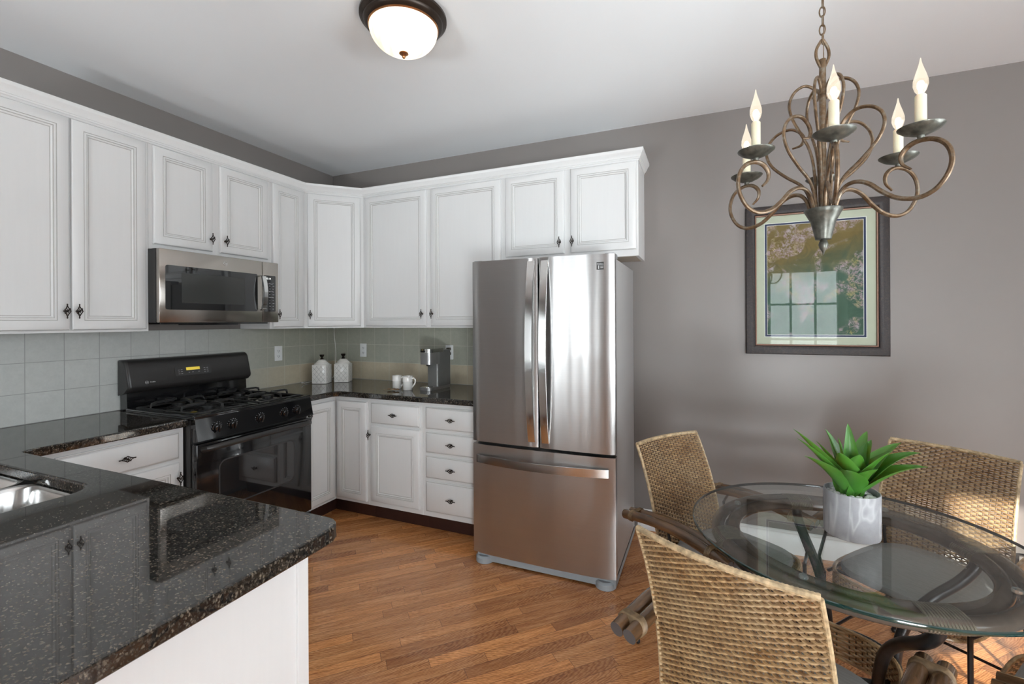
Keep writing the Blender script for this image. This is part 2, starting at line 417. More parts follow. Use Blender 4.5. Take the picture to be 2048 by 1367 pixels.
def curve_mesh(splines, extrude, bevel, z):
    cu = bpy.data.curves.new('tmp', 'CURVE'); cu.dimensions = '2D'; cu.fill_mode = 'BOTH'; cu.extrude = extrude-bevel; cu.bevel_depth = bevel
    cu.bevel_resolution = 3; cu.offset = -bevel
    for pts in splines:
        sp = cu.splines.new('POLY'); sp.points.add(len(pts)-1); sp.use_cyclic_u = True
        for i, (x, y) in enumerate(pts): sp.points[i].co = (x, y, 0, 1)
    ob = bpy.data.objects.new('tmp', cu); COL.objects.link(ob)
    dg = bpy.context.evaluated_depsgraph_get(); me = bpy.data.meshes.new_from_object(ob.evaluated_get(dg))
    bpy.data.objects.remove(ob); me.materials.clear()
    for v in me.vertices: v.co.z += z
    return me
def text_mesh(txt, size, depth=.0004):
    cu = bpy.data.curves.new('tmp', 'FONT'); cu.body = txt; cu.size = size; cu.extrude = depth; cu.align_x = 'CENTER'; cu.align_y = 'CENTER'
    ob = bpy.data.objects.new('tmp', cu); COL.objects.link(ob)
    dg = bpy.context.evaluated_depsgraph_get(); me = bpy.data.meshes.new_from_object(ob.evaluated_get(dg))
    bpy.data.objects.remove(ob); return me
def arc(cx, cy, r, a0, a1, n=6):
    return [(cx+r*cos(radians(a0+(a1-a0)*i/n)), cy+r*sin(radians(a0+(a1-a0)*i/n))) for i in range(n+1)]
def rrect(x0, x1, y0, y1, r, n=5):
    return arc(x1-r, y0+r, r, -90, 0, n)+arc(x1-r, y1-r, r, 0, 90, n)+arc(x0+r, y1-r, r, 90, 180, n)+arc(x0+r, y0+r, r, 180, 270, n)
def catmull(pts, k=6):
    P = [Vector(p) for p in pts]; out = []
    for i in range(len(P)-1):
        a = P[i-1] if i else P[0]*2-P[1]; b = P[i]; c = P[i+1]; d = P[i+2] if i+2 < len(P) else P[-1]*2-P[-2]
        for j in range(k):
            t = j/k; out.append(.5*((2*b)+(c-a)*t+(2*a-5*b+4*c-d)*t*t+(3*b-a-3*c+d)*t**3))
    return out+[P[-1]]

# ------------------------------------------------------------------ room shell
def struct(name, mb, m, **kw): return tag(mb.build(name, m, **kw), kind='structure')
WT = .12
struct('floor', MB().box(-WT, XR+WT, YF-WT, WT, -.1, 0), 'floor', smooth=False)
struct('ceiling', MB().box(-WT, XR+WT, YF-WT, WT, H, H+.1), 'ceiling', smooth=False)
struct('wall_back', MB().box(-WT, XR+WT, 0, WT, 0, H), 'wall', smooth=False)
struct('wall_left', MB().box(-WT, 0, YF, 0, 0, H), 'wall', smooth=False)
def wall_open(name, lo, hi, fixed0, fixed1, ops, along):
    mb = MB()
    def bx(a, b, z0, z1):
        if b-a > 1e-4 and z1-z0 > 1e-4:
            if along == 'x': mb.box(a, b, fixed0, fixed1, z0, z1)
            else: mb.box(fixed0, fixed1, a, b, z0, z1)
    cur = lo
    for (a, b, z0, z1) in ops: bx(cur, a, 0, H); bx(a, b, 0, z0); bx(a, b, z1, H); cur = b
    bx(cur, hi, 0, H); return struct(name, mb, 'wall', smooth=False)
wall_open('wall_front', 0, XR, YF-WT, YF, [(1.08, 1.76, .5, 2.2), (4.05, 5.05, 0, 2.22)], 'x')
wall_open('wall_right', YF, 0, XR, XR+WT, [(-4.6, -1.2, .8, 2.3)], 'y')
def window(name, w, h, loc, rz, nx, nz, sill=True):
    mb = MB(); t = .05
    mb.box(0, w, -.03, .03, 0, t).box(0, w, -.03, .03, h-t, h).box(0, t, -.03, .03, t, h-t).box(w-t, w, -.03, .03, t, h-t)
    for i in range(1, nx): mb.box(w*i/nx-.014, w*i/nx+.014, -.02, .02, t, h-t)
    for j in range(1, nz): mb.box(t, w-t, -.019, .019, h*j/nz-.014, h*j/nz+.014)
    o = struct(name, mb, 'trim', smooth=False); o.location = loc; o.rotation_euler = (0, 0, rz)
    MB().box(t*.9, w-t*.9, -.003, .003, t*.9, h-t*.9).build('glass_pane', 'window_glass', o, smooth=False)
    c = .07; cs = MB().box(-c, 0, .045, .075, 0, h).box(w, w+c, .045, .075, 0, h).box(-c, w+c, .045, .075, h, h+c)
    if sill: cs.box(-c, w+c, .045, .075, -c, 0)
    cs.build('casing', 'trim', o, smooth=False)
    return o
window('door_1', 1.00, 2.22, (4.05, YF-.05, 0), 0, 3, 4, False)
window('window_2', .68, 1.7, (1.08, YF-.05, .5), 0, 1, 3)
struct('wall_sun_blocker', MB().box(-.5, 3.4, -7.3, -7.1, -.1, 3.2), 'trim', smooth=False)  # unseen slab added outside to keep the sun out of the front window
window('window_1', 3.4, 1.5, (XR+.05, -4.6, .8), pi/2, 6, 3)
def baseboard(name, x0, x1, y, rz=0):
    mb = MB(); prof = [(0, 0), (.016, 0), (.016, .10), (.012, .112), (.010, .118), (.012, .124), (.007, .134), (0, .137)]
    n = len(prof); vs = [(x0, -a, z) for a, z in prof]+[(x1, -a, z) for a, z in prof]
    mb.add(vs, [(i, (i+1) % n, n+(i+1) % n, n+i) for i in range(n)]+[tuple(range(n)), tuple(range(n, 2*n))[::-1]])
    o = struct(name, mb, 'trim'); o.location = (0, y, 0) if rz == 0 else (y, 0, 0); o.rotation_euler = (0, 0, rz); return o
baseboard('baseboard_back', 2.70, XR-.017, -.001)
baseboard('baseboard_right', 0, 5.19, XR-.001, -pi/2)
baseboard('baseboard_front', -3.98, -2.36, 0, 0); bpy.data.objects['baseboard_front'].location = (0, YF+.001, 0); bpy.data.objects['baseboard_front'].rotation_euler = (0, 0, pi)
# backsplash tile
struct('trim_1', MB().box(.002, .012, -3.0, -.012, .915, 1.371).box(.002, 1.86, -.012, -.002, .915, 1.371), 'tile', smooth=False)

# ------------------------------------------------------------------ cabinets
def ring_panel(mb, x0, x1, z0, z1, y, prof, flip=False):
    """nested rectangles: prof = [(inset, height, material of band leading here)]; front faces local -y"""
    n = 0; base = len(mb.v); vs = []
    for (i, h, m) in prof: vs += [(x0+i, y-h, z0+i), (x1-i, y-h, z0+i), (x1-i, y-h, z1-i), (x0+i, y-h, z1-i)]
    mb.add(vs, [(0, 3, 2, 1)], prof[0][2])
    for k in range(1, len(prof)):
        a, b = (k-1)*4, k*4
        mb.v = mb.v; fs = [(a+j, a+(j+1) % 4, b+(j+1) % 4, b+j) for j in range(4)]
        mb.f += [tuple(i+base for i in f) for f in fs]; mb.m += [prof[k][2]]*4
    k = (len(prof)-1)*4; mb.f.append(tuple(base+k+j for j in range(4))); mb.m.append(0)
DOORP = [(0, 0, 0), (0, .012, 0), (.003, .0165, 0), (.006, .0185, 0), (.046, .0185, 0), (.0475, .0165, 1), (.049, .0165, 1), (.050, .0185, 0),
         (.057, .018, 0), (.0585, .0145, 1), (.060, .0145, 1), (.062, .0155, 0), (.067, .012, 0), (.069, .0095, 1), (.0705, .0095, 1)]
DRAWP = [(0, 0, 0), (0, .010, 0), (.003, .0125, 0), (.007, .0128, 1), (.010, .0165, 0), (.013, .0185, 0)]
def make_handle():
    mb = MB(); w, h, y0 = .0135, .031, -.022
    D = [(-w, 0), (0, h*.8), (w, 0), (0, -h*.8)]
    for i in range(4):
        a, b = D[i], D[(i+1) % 4]; m = ((a[0]+b[0])/2*.86, (a[1]+b[1])/2*.92)
        mb.tube([(a[0], y0, a[1]), (m[0], y0-.002, m[1]), (b[0], y0, b[1])], .0023, 6)
    for t in (-.45, -.15, .15, .45):
        mb.tube([(w*t-w*.42, y0-.001, h*.8*(t)+h*.30), (w*t+w*.42, y0-.003, h*.8*t-h*.28+.004)], .0016, 5)
        mb.tube([(w*t+w*.40, y0-.002, h*.8*t*.7+h*.2), (w*t-w*.38, y0-.003, h*.8*t*.7-h*.18)], .0016, 5)
    for sgn in (-1, 1):
        mb.ball((0, y0, sgn*h), .0034, 8, sc=(1, 1, 1.5)); mb.tube([(0, y0, sgn*h*.7), (0, y0, sgn*h)], .0026, 6)
    mb.lathe([(.0065, 0), (.0065, -.003), (.003, -.006), (.003, -.020), (.005, -.023), (.0001, -.025)], (0, 0, 0), 10, T=Matrix(((1, 0, 0), (0, 0, 1), (0, 1, 0))))
    o = mb.build('handle', 'bronze'); me = o.data; bpy.data.objects.remove(o); return me
HANDLE = make_handle()
def handle(parent, x, y, z, horiz=False): return link('handle', HANDLE, parent, (x, y, z), (0, pi/2, 0) if horiz else None)
def door(t, x0, x1, z0, z1, y, hx=None, hz=None, name='door'):
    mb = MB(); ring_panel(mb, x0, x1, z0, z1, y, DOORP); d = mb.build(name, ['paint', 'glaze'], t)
    if hx is not None: handle(d, hx, y-.0185, hz)
    return d
def drawer(t, x0, x1, z0, z1, y):
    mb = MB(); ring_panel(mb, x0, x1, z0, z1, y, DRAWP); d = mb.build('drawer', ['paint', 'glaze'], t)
    handle(d, (x0+x1)/2, y-.0185, (z0+z1)/2, True); return d
def carcass(t, w, D, h, z0=0, under=False):
    mb = MB().box(.0004, w-.0004, -D, -.003, z0, z0+h)
    o = mb.build('carcass', 'paint', t, smooth=False)
    if under: MB().box(.02, w-.02, -D+.02, -.02, z0-.001, z0+.001).build('underside', 'underside', t, smooth=False)
    return o
UD, UZ, UT = .305, 1.372, 2.438
G1 = 'white glazed wall cabinets'
# left wall uppers (local x runs towards the corner, +y in the room)
t = thing('wall_cabinet', 'tall two-door white wall cabinet, leftmost, just left of the microwave', 'cabinet', (0, -2.3675, UZ), pi/2, G1)
carcass(t, .690, UD, UT-UZ)
door(t, .030, .3455, .012, 1.033, -UD, .3455-.020, .103); door(t, .3535, .6735, .012, 1.033, -UD, .3535+.018, .103)
t = thing('wall_cabinet', 'short two-door white cabinet directly above the microwave', 'cabinet', (0, -1.677, 1.829), pi/2, G1)
carcass(t, .762, UD, UT-1.829)
door(t, .020, .350, .028, .574, -UD, .350-.016, .103); door(t, .398, .740, .028, .574, -UD, .398+.028, .103)
t = thing('wall_cabinet', 'narrow single-door white wall cabinet right of the microwave', 'cabinet', (0, -.915, UZ), pi/2, G1)
carcass(t, .305, UD, UT-UZ)
door(t, .018, .280, .012, 1.033, -UD, .050, .103)
t = thing('corner_wall_cabinet', 'diagonal white corner wall cabinet above the two canisters', 'cabinet', (0, 0, UZ), 0, G1)
MB().prism([(.003, -.003), (.003, -.6096), (UD, -.6096), (.6096, -UD), (.6096, -.003)], 0, UT-UZ).build('carcass', 'paint', t, smooth=False)
e = bpy.data.objects.new('x', None)
d = door(t, .022, .408, .012, 1.033, 0, .040, .103); bpy.data.objects.remove(e)
d.location = (.305, -.61, 0); d.rotation_euler = (0, 0, pi/4)
t = thing('wall_cabinet', 'tall two-door white wall cabinet between the corner and the refrigerator', 'cabinet', (.61, 0, UZ), 0, G1)
carcass(t, 1.219, UD, UT-UZ)
door(t, .031, .600, .012, 1.033, -UD, .600-.030, .103); door(t, .640, 1.212, .012, 1.033, -UD, .640+.018, .103)
t = thing('wall_cabinet', 'short two-door white cabinet above the refrigerator', 'cabinet', (1.829, 0, 1.820), 0, G1)
carcass(t, .924, UD, UT-1.820, under=True)
door(t, .030, .451, .040, .586, -UD, .451-.028, .113); door(t, .495, .913, .040, .586, -UD, .495+.014, .113)
# crown moulding
def sweep(name, path, prof, mats, closed=False):
    P = [Vector((x, y)) for x, y in path]; n = len(P); k = len(prof); rows = []
    for i in range(n):
        d0 = (P[i]-P[i-1]).normalized() if i else (P[1]-P[0]).normalized(); d1 = (P[i+1]-P[i]).normalized() if i < n-1 else d0
        n0 = Vector((d0.y, -d0.x)); n1 = Vector((d1.y, -d1.x)); b = (n0+n1); b = b/(b.dot(n0))
        rows.append([(P[i].x+b.x*o, P[i].y+b.y*o, z) for o, z in prof])
    vs = [p for r in rows for p in r]; fs = []
    for i in range(n-1):
        for j in range(k): fs.append((i*k+j, i*k+(j+1) % k, (i+1)*k+(j+1) % k, (i+1)*k+j))
    fs += [tuple(range(k)), tuple(range((n-1)*k, n*k))[::-1]]
    return MB().add(vs, fs).build(name, mats)
o = sweep('crown_moulding', [(UD+.0006, -2.3675), (UD+.0006, -.6096), (.6098, -UD-.0006), (2.7536, -UD-.0006), (2.7536, -.002)],
          [(0, 2.408), (.003, 2.409), (.0045, 2.418), (.010, 2.421), (.011, 2.427), (.015, 2.429), (.018, 2.437), (.024, 2.449), (.031, 2.459), (.033, 2.462), (.033, 2.478), (0, 2.478)], 'paint')
tag(o, 'white crown moulding running along the tops of the wall cabinets', 'moulding')
# base cabinets
BZ, BT = .114, .875
G2 = 'white glazed base cabinets'
t = thing('corner_base_cabinet', 'white corner base cabinet with two narrow doors meeting at the inside corner', 'cabinet', (0, 0, 0), 0, G2)
MB().prism([(.003, -.003), (.003, -.9135), (.61, -.9135), (.61, -.61), (.9135, -.61), (.9135, -.003)], BZ, BT).build('carcass', 'paint', t, smooth=False)
d = door(t, .0, .268, BZ+.022, BT-.030, 0, .022, .775); d.location = (.61, -.903, 0); d.rotation_euler = (0, 0, pi/2)
d = door(t, .631, .903, BZ+.022, BT-.030, -.61)
MB().prism([(.003, -.003), (.003, -.9135), (.54, -.9135), (.54, -.54), (.9135, -.54), (.9135, -.003)], 0.001, BZ).build('toe_kick', 'toe', t, smooth=False)
def base(label, loc, rz, w, group=G2):
    t = thing('base_cabinet', label, 'cabinet', loc, rz, group)
    MB().box(.0004, w-.0004, -.61, -.003, BZ, BT).build('carcass', 'paint', t, smooth=False)
    MB().box(.0004, w-.0004, -.54, -.003, .001, BZ).build('toe_kick', 'toe', t, smooth=False)
    return t
t = base('white base cabinet with one drawer above one door, left of the four-drawer cabinet', (.914, 0, 0), 0, .458)
drawer(t, .029, .440, .700, .846, -.61); door(t, .030, .437, .149, .682, -.61, .030-.004, .620)
t = base('white four-drawer base cabinet beside the refrigerator', (1.3725, 0, 0), 0, .4665)
for (a, b) in ((.700, .846), (.541, .680), (.373, .520), (.149, .352)): drawer(t, .028, .436, a, b, -.61)
t = base('white base cabinet with wide drawer between the range and the peninsula', (0, -2.285, 0), pi/2, .600)
drawer(t, .085, .575, .715, .852, -.61); door(t, .085, .575, .149, .695, -.61, .575-.012, .618)
# peninsula
t = thing('peninsula_cabinet', 'white peninsula cabinet under the near granite counter', 'cabinet', (0, 0, 0), 0)
X1, Y0, Y1 = 2.215, -2.372, -2.98
mb = MB().box(.012, .42, Y1, -2.29, BZ, BT).box(1.56, X1-.02, Y1, Y0, BZ, BT).box(.42, 1.56, Y1, -2.93, BZ, BT).box(.42, 1.56, -2.40, Y0, BZ, BT)
mb.build('carcass', 'paint', t, smooth=False)
MB().box(.61, X1-.05, Y1+.02, Y0-.07, .001, BZ).build('toe_kick', 'toe', t, smooth=False)
mb = MB(); mb.box(X1-.02, X1, Y1, Y0-.032, .002, BT).box(X1-.02, X1+.006, Y0-.032, Y0, .002, BT, bev=.0015).build('end_panel', 'paint', t, smooth=False)

# countertops
def top(name, splines, label):
    me = curve_mesh(splines, .0190, .006, .8955); me.materials.append(M['granite'])
    for p in me.polygons: p.use_smooth = False
    me.update(); o = link(name, me); return tag(o, label, 'countertop', 'black granite countertops')
top('countertop', [[(.013, -.013), (.013, -.913), (.645, -.913), (.645, -.675), (.675, -.645), (1.838, -.645), (1.838, -.013)]],
    'black granite countertop in the corner, holding the canisters and mugs')
outer = [(.013, -1.683), (.013, -2.985), (2.292, -2.985)]+[(2.292, -2.39)]+arc(2.232, -2.376, .06, 0, 90, 5)+[(.665, -2.316)]+[(.648, -2.30), (.645, -2.28), (.645, -1.683)]
top('countertop', [outer, rrect(.60, 1.405, -2.87, -2.425, .07)], 'black granite peninsula countertop in the foreground with the sink cut-out')
# sink
t = thing('kitchen_sink', 'stainless steel undermount sink at the left edge of the peninsula', 'sink', (1.0, -2.647, .8755), 0)
def basin(mb, x0, x1, y0, y1, dep):
    rings = [(rrect(x0, x1, y0, y1, .075, 6), 0), (rrect(x0+.012, x1-.012, y0+.012, y1-.012, .068, 6), -.002), (rrect(x0+.018, x1-.018, y0+.018, y1-.018, .06, 6), -.012),
             (rrect(x0+.03, x1-.03, y0+.03, y1-.03, .06, 6), -dep+.03), (rrect(x0+.06, x1-.06, y0+.06, y1-.06, .05, 6), -dep)]
    n = len(rings[0][0]); vs = [(x, y, z) for rg, z in rings for x, y in rg]
    fs = [(i*n+j, i*n+(j+1) % n, (i+1)*n+(j+1) % n, (i+1)*n+j) for i in range(len(rings)-1) for j in range(n)]
    fs.append(tuple(range((len(rings)-1)*n, len(rings)*n))); mb.add(vs, fs)
mb = MB(); basin(mb, -.415, .004, -.232, .232, .20); basin(mb, .004, .405, -.232, .232, .20)
mb.build('basin', 'steel_light', t)
MB().lathe([(.03, 0), (.034, .002), (.02, .003), (.001, .003)], (.2, 0, -.199), 20).build('drain', 'chrome', t)

# ------------------------------------------------------------------ range (local x towards the corner, front = local -y)
t = thing('gas_range', 'black freestanding gas range with cast iron grates', 'range', (0, -1.680, 0), pi/2)
RW = .762
MB().box(.003, RW-.003, -.655, -.03, .03, .905).build('body', 'black_satin', t, smooth=False)
mb = MB(); mb.box(0, RW, -.690, -.09, .905, .922, bev=.006)
mb.box(.0, RW, -.690, -.66, .915, .930, bev=.006).box(0, .03, -.68, -.09, .915, .930, bev=.006).box(RW-.03, RW, -.68, -.09, .915, .930, bev=.006)
mb.build('cooktop', 'black', t)
# front control panel slanted
mb = MB(); pr = [(-.66, .790), (-.715, .800), (-.690, .912), (-.66, .912)]
vs = [(.004, a, z) for a, z in pr]+[(RW-.004, a, z) for a, z in pr]
mb.add(vs, [(0, 1, 5, 4), (1, 2, 6, 5), (2, 3, 7, 6), (3, 0, 4, 7), (0, 3, 2, 1), (4, 5, 6, 7)]).build('control_panel', 'black', t, smooth=False)
for i, kx in enumerate((.109, .199, .370, .537, .632)):
    T = Matrix.Rotation(radians(90+13), 3, 'X')
    kb = MB().lathe([(.0235, 0), (.0235, .004), (.019, .006), (.018, .020), (.014, .023), (.0001, .023)], (0, 0, 0), 24, T=T)
    g = MB().box(-.004, .004, -.019, .019, .018, .031, bev=.002)
    kb.add([T @ Vector(v) for v in g.v], g.f, 0)
    k = kb.build('knob', 'black', t, (kx, -.7025, .856))
    mk = MB()
    for a in range(-130, 131, 26):
        p = T @ Vector((.029*sin(radians(a)), .029*cos(radians(a)), .0012)); mk.ball(p, .0016, 6)
    mk.build('dial_marks', 'mark', k)
# oven door
mb = MB(); mb.box(.006, RW-.006, -.700, -.660, .165, .782, bev=.006); mb.build('oven_door', 'black', t)
dr = t.children[-1]
mb = MB(); pts = rrect(.122, .622, .405, .672, .045, 6); n = len(pts)
mb.add([(x, -.7012, z) for x, z in pts], [tuple(range(n))], 0); mb.build('window', 'black_glass', dr)
mb = MB(); a1 = rrect(.122, .622, .405, .672, .045, 6); a2 = rrect(.130, .614, .413, .664, .038, 6)
mb.add([(x, -.7016, z) for x, z in a1]+[(x, -.7016, z) for x, z in a2], [(i, (i+1) % n, n+(i+1) % n, n+i) for i in range(n)]).build('window_border', 'dark_plastic', dr)
mb = MB(); path = [(.035, -.70, .752), (.045, -.728, .757)]+[(.08+.602*i/10, -.742-.012*sin(pi*i/10), .760+.006*sin(pi*i/10)) for i in range(11)]+[(RW-.045, -.728, .757), (RW-.035, -.70, .752)]
mb.tube(path, .0125, 10, flat=1.25).build('door_handle', 'black_satin', dr)
MB().box(.006, RW-.006, -.695, -.655, .040, .155, bev=.005).build('storage_drawer', 'black', t)
for x in (.05, RW-.05): MB().lathe([(.018, 0), (.018, .03)], (x, -.60, .001), 12).build('foot', 'dark_plastic', t)
# backguard
mb = MB(); pr = [(-.02, .90), (-.105, .925), (-.098, 1.00), (-.118, 1.04), (-.125, 1.06), (-.092, 1.185), (-.075, 1.205), (-.03, 1.205), (-.02, 1.19)]
def extr(mb, pr, x0, x1, mi=0):
    k = len(pr); vs = [(x0, a, z) for a, z in pr]+[(x1, a, z) for a, z in pr]
    mb.add(vs, [(i, (i+1) % k, k+(i+1) % k, k+i) for i in range(k)]+[tuple(range(k)), tuple(range(k, 2*k))[::-1]], mi); return mb
mb = MB(); extr(mb, [(-.02, .90), (-.085, .922), (-.080, 1.02), (-.02, 1.02)], .012, RW-.012); mb.build('backguard_riser', 'black', t)
mb = MB(); extr(mb, [(-.02, 1.00), (-.10, 1.018), (-.122, 1.036), (-.126, 1.052), (-.092, 1.180), (-.083, 1.195), (-.070, 1.203), (-.03, 1.205), (-.02, 1.195)], .0, RW)
bmx = bmesh.new(); o = mb.build('backguard', 'black_satin', t, merge=True)
bm = bmesh.new(); bm.from_mesh(o.data)
ed = [e for e in bm.edges if abs(e.verts[0].co.x-e.verts[1].co.x) < 1e-5 and e.verts[0].co.y < -.05 and e.verts[1].co.y < -.05]
bmesh.ops.bevel(bm, geom=ed, offset=.014, segments=3, profile=.5, affect='EDGES'); bm.to_mesh(o.data); bm.free(); bmx.free()
bgd = o; tilt = atan2(.034, .128)
def on_guard(x, z): return (x, -.126+.034*(z-1.052)/.128-.0012, z)
rot = (pi/2-tilt, 0, 0)
mb = MB(); pts = rrect(-.112, .112, -.029, .029, .007, 3); mb.prism(pts, 0, .0010)
pnl = mb.build('control_display', 'dark_plastic', bgd, on_guard(.365, 1.115), rot, smooth=False); pnl.rotation_euler = rot
MB().prism([(-.044, .003), (.040, .003), (.040, .021), (-.044, .021)], .0010, .0014).build('amber_screen', 'display', t, on_guard(.365, 1.115), rot, smooth=False)
mb = MB()
for cx in (-.088, -.072, .070, .088):
    for cz in (-.016, -.003, .009): mb.box(cx-.005, cx+.005, cz-.0012, cz+.0012, .001, .0013)
for cx in (-.028, -.006, .032): mb.box(cx-.004, cx+.004, -.0125, -.0095, .001, .0013)
mb.build('key_legends', 'mark', t, on_guard(.365, 1.115), rot, smooth=False)
me = text_mesh('GE', .011, .0003); me.materials.append(M['logo']); link('brand_mark', me, t, on_guard(.092, 1.070), rot)
mb = MB(); mb.tube([(.009*cos(a*pi/12), .009*sin(a*pi/12), .001) for a in range(24)], .0008, 5, closed=True); mb.build('emblem_ring', 'logo', t, on_guard(.092, 1.070), rot)
me = text_mesh('Profile', .011, .0003); me.materials.append(M['logo']); link('brand_mark', me, t, on_guard(.124, 1.070), rot)
# burners and grates
for gx in (.19, .572):
    for gy in (-.52, -.25):
        MB().lathe([(.055, .9225), (.055, .926), (.032, .928), (.032, .938), (.037, .940), (.037, .945), (.030, .948), (.0001, .948)], (gx, gy, 0), 24).build('burner', 'iron', t)
    mb = MB(); z1, z0 = .966, .926
    x0, x1, y0, y1 = gx-.150, gx+.150, -.635, -.135
    for x in (x0, x1): mb.tube([(x, y0, z0+.006), (x, y1, z0+.006)], .006, 6)
    for y in (y0, y1): mb.tube([(x0, y, z0+.006), (x1, y, z0+.006)], .006, 6)
    for x in (x0, x1):
        for y in (y0, (y0+y1)/2, y1): mb.box(x-.006, x+.006, y-.008, y+.008, .9225, z0+.008)
    for gy in (-.52, -.25):
        for (dx, dy) in ((1, 0), (-1, 0), (0, 1), (0, -1)):
            out = .150 if dx else .12
            p = [(gx+dx*out, gy+dy*out, z0+.006), (gx+dx*(out-.006), gy+dy*(out-.006), z1-.008), (gx+dx*(out-.03), gy+dy*(out-.03), z1), (gx+dx*.028, gy+dy*.028, z1)]
            for a, b in zip(p[:-1], p[1:]): pass
            w = .0075; q = []
            nx, ny = -dy*w, dx*w
            for (x, y, z) in p: q += [(x+nx, y+ny, z+.006), (x-nx, y-ny, z+.006), (x-nx, y-ny, z-.006), (x+nx, y+ny, z-.006)]
            fs = [(i*4+j, i*4+(j+1) % 4, (i+1)*4+(j+1) % 4, (i+1)*4+j) for i in range(3) for j in range(4)]+[(0, 1, 2, 3), (15, 14, 13, 12)]
            mb.add(q, fs)
    mb.tube([(x0, -.385, z0+.006), (x1, -.385, z0+.006)], .006, 6)
    mb.build('grate', 'iron', t)

# ------------------------------------------------------------------ microwave
t = thing('microwave', 'over-the-range stainless steel microwave with dark door window', 'microwave', (0, -1.679, 1.415), pi/2)
MW, MH = .752, .410
MB().box(0, MW, -.372, -.014, .004, MH).build('housing', 'dark_plastic', t, smooth=False)
MB().box(.03, MW-.05, -.36, -.05, -.006, .004).box(.28, .50, -.34, -.10, -.011, -.005).build('vent_base', 'black', t, smooth=False)
f = MB().box(.0, .627, -.405, -.374, .004, MH, bev=.005).build('door', 'mw_steel', t)
MB().box(.629, MW, -.405, -.374, .004, MH, bev=.004).build('control_column', 'mw_steel', t)
pts = rrect(.030, .592, .076, .322, .012, 4); n = len(pts)
MB().add([(x, -.4058, z) for x, z in pts], [tuple(range(n))]).build('door_window', 'black_glass', f)
MB().box(.115, .50, -.4064, -.4060, .115, .285).build('window_screen', simple('perforated_screen', (.045, .047, .045), .12), f, smooth=False)
pts = rrect(.638, .728, .076, .320, .006, 3); n = len(pts)
kp = MB().add([(x, -.4058, z) for x, z in pts], [tuple(range(n))]).build('keypad', 'black_glass', t)
mb = MB()
for r in range(10):
    for c in range(3): mb.box(.652+c*.026, .652+c*.026+.009+.004*((r*c) % 3 == 1), -.4066, -.4059, .092+r*.0195, .0945+r*.0195)
for z in (.172, .214, .262): mb.box(.650, .705, -.4066, -.4059, z, z+.0018)
mb.build('key_legends', 'mark', kp, smooth=False)
me = text_mesh('05:14', .018, .0003); me.materials.append(M['digits']); link('clock_digits', me, kp, (.672, -.4065, .298), (pi/2, 0, 0))
me = text_mesh('GE', .012, .0003); me.materials.append(M['logo']); link('brand_mark', me, f, (.372, -.4062, .366), (pi/2, 0, 0))
MB().tube([(.372+.0115*cos(a*pi/12), -.406, .366+.0115*sin(a*pi/12)) for a in range(24)], .0011, 5, closed=True).build('emblem_ring', 'logo', f)
mb = MB(); P = [(-.405, .082), (-.440, .092)]+[(-.440-.018*sin(pi*i/10), .10+.20*i/10) for i in range(11)]+[(-.440, .308), (-.405, .318)]
vs = []; 
for (y, z) in P: vs += [(.601, y, z), (.627, y-.002, z), (.627, y+.012, z), (.601, y+.012, z)]
fs = [(i*4+j, i*4+(j+1) % 4, (i+1)*4+(j+1) % 4, (i+1)*4+j) for i in range(len(P)-1) for j in range(4)]
mb.add(vs, fs).build('door_handle', 'steel_light', f)

# ------------------------------------------------------------------ refrigerator
t = thing('refrigerator', 'stainless steel french-door refrigerator with bottom freezer drawer', 'refrigerator', (2.279, 0, 0), 0)
HWd = .4175
MB().box(-HWd+.004, HWd-.004, -.755, -.115, .045, 1.748, bev=.004).build('body', 'fridge_side', t)
MB().box(-HWd+.01, HWd-.01, -.765, -.755, .075, 1.74).build('gasket', 'black_satin', t, smooth=False)
def fdoor(name, x0, x1, z0, z1):
    # gently bowed stainless front
    mb = MB(); n = 14; yb = -.768; vs = []
    for i in range(n+1):
        x = x0+(x1-x0)*i/n; bow = .012*(1-((x)/HWd)**2)
        e = min(i, n-i); rr = .010 if e == 0 else 0
        yf = -.822-bow+rr
        vs += [(x, yb, z0), (x, yf, z0), (x, yf, z1), (x, yb, z1)]
    fs = [(i*4+j, i*4+(j+1) % 4, (i+1)*4+(j+1) % 4, (i+1)*4+j) for i in range(n) for j in range(4)]+[(0, 1, 2, 3), (n*4+3, n*4+2, n*4+1, n*4)]
    return mb.add(vs, fs).build(name, 'steel', t)
dl = fdoor('left_door', -HWd, -.0055, .716, 1.768); drr = fdoor('right_door', .0055, HWd, .716, 1.768); fz = fdoor('freezer_drawer', -HWd, HWd, .062, .698)
def bar(name, parent, pts, w, th, vert, mat):
    vs = []
    for (x, y, z) in pts:
        if vert: vs += [(x-w/2, y, z), (x+w/2, y, z), (x+w/2, y+th, z), (x-w/2, y+th, z)]
        else: vs += [(x, y, z-w/2), (x, y, z+w/2), (x, y+th, z+w/2), (x, y+th, z-w/2)]
    k = len(pts); fs = [(i*4+j, i*4+(j+1) % 4, (i+1)*4+(j+1) % 4, (i+1)*4+j) for i in range(k-1) for j in range(4)]+[(0, 1, 2, 3), (4*k-1, 4*k-2, 4*k-3, 4*k-4)]
    return MB().add(vs, fs).build(name, mat, parent)
for sx, par in ((-.040, dl), (.040, drr)):
    bar('door_handle', par, [(sx, -.838-.052*sin(pi*i/18)**.8, .745+1.005*i/18) for i in range(19)], .040, .009, True, 'steel_light')
bar('drawer_handle', fz, [(-.385+.77*i/18, -.836-.048*sin(pi*i/18)**.8, .618) for i in range(19)], .044, .009, False, 'steel_light')
MB().box(-HWd+.02, HWd-.004, -.80, -.10, .010, .060).build('base_grille', 'grey_plastic', t, smooth=False)
for x in (-.36, .355):
    MB().lathe([(.055, .0015), (.055, .030), (.045, .040)], (x, -.775, 0), 20).build('foot_cover', 'grey_plastic', t)
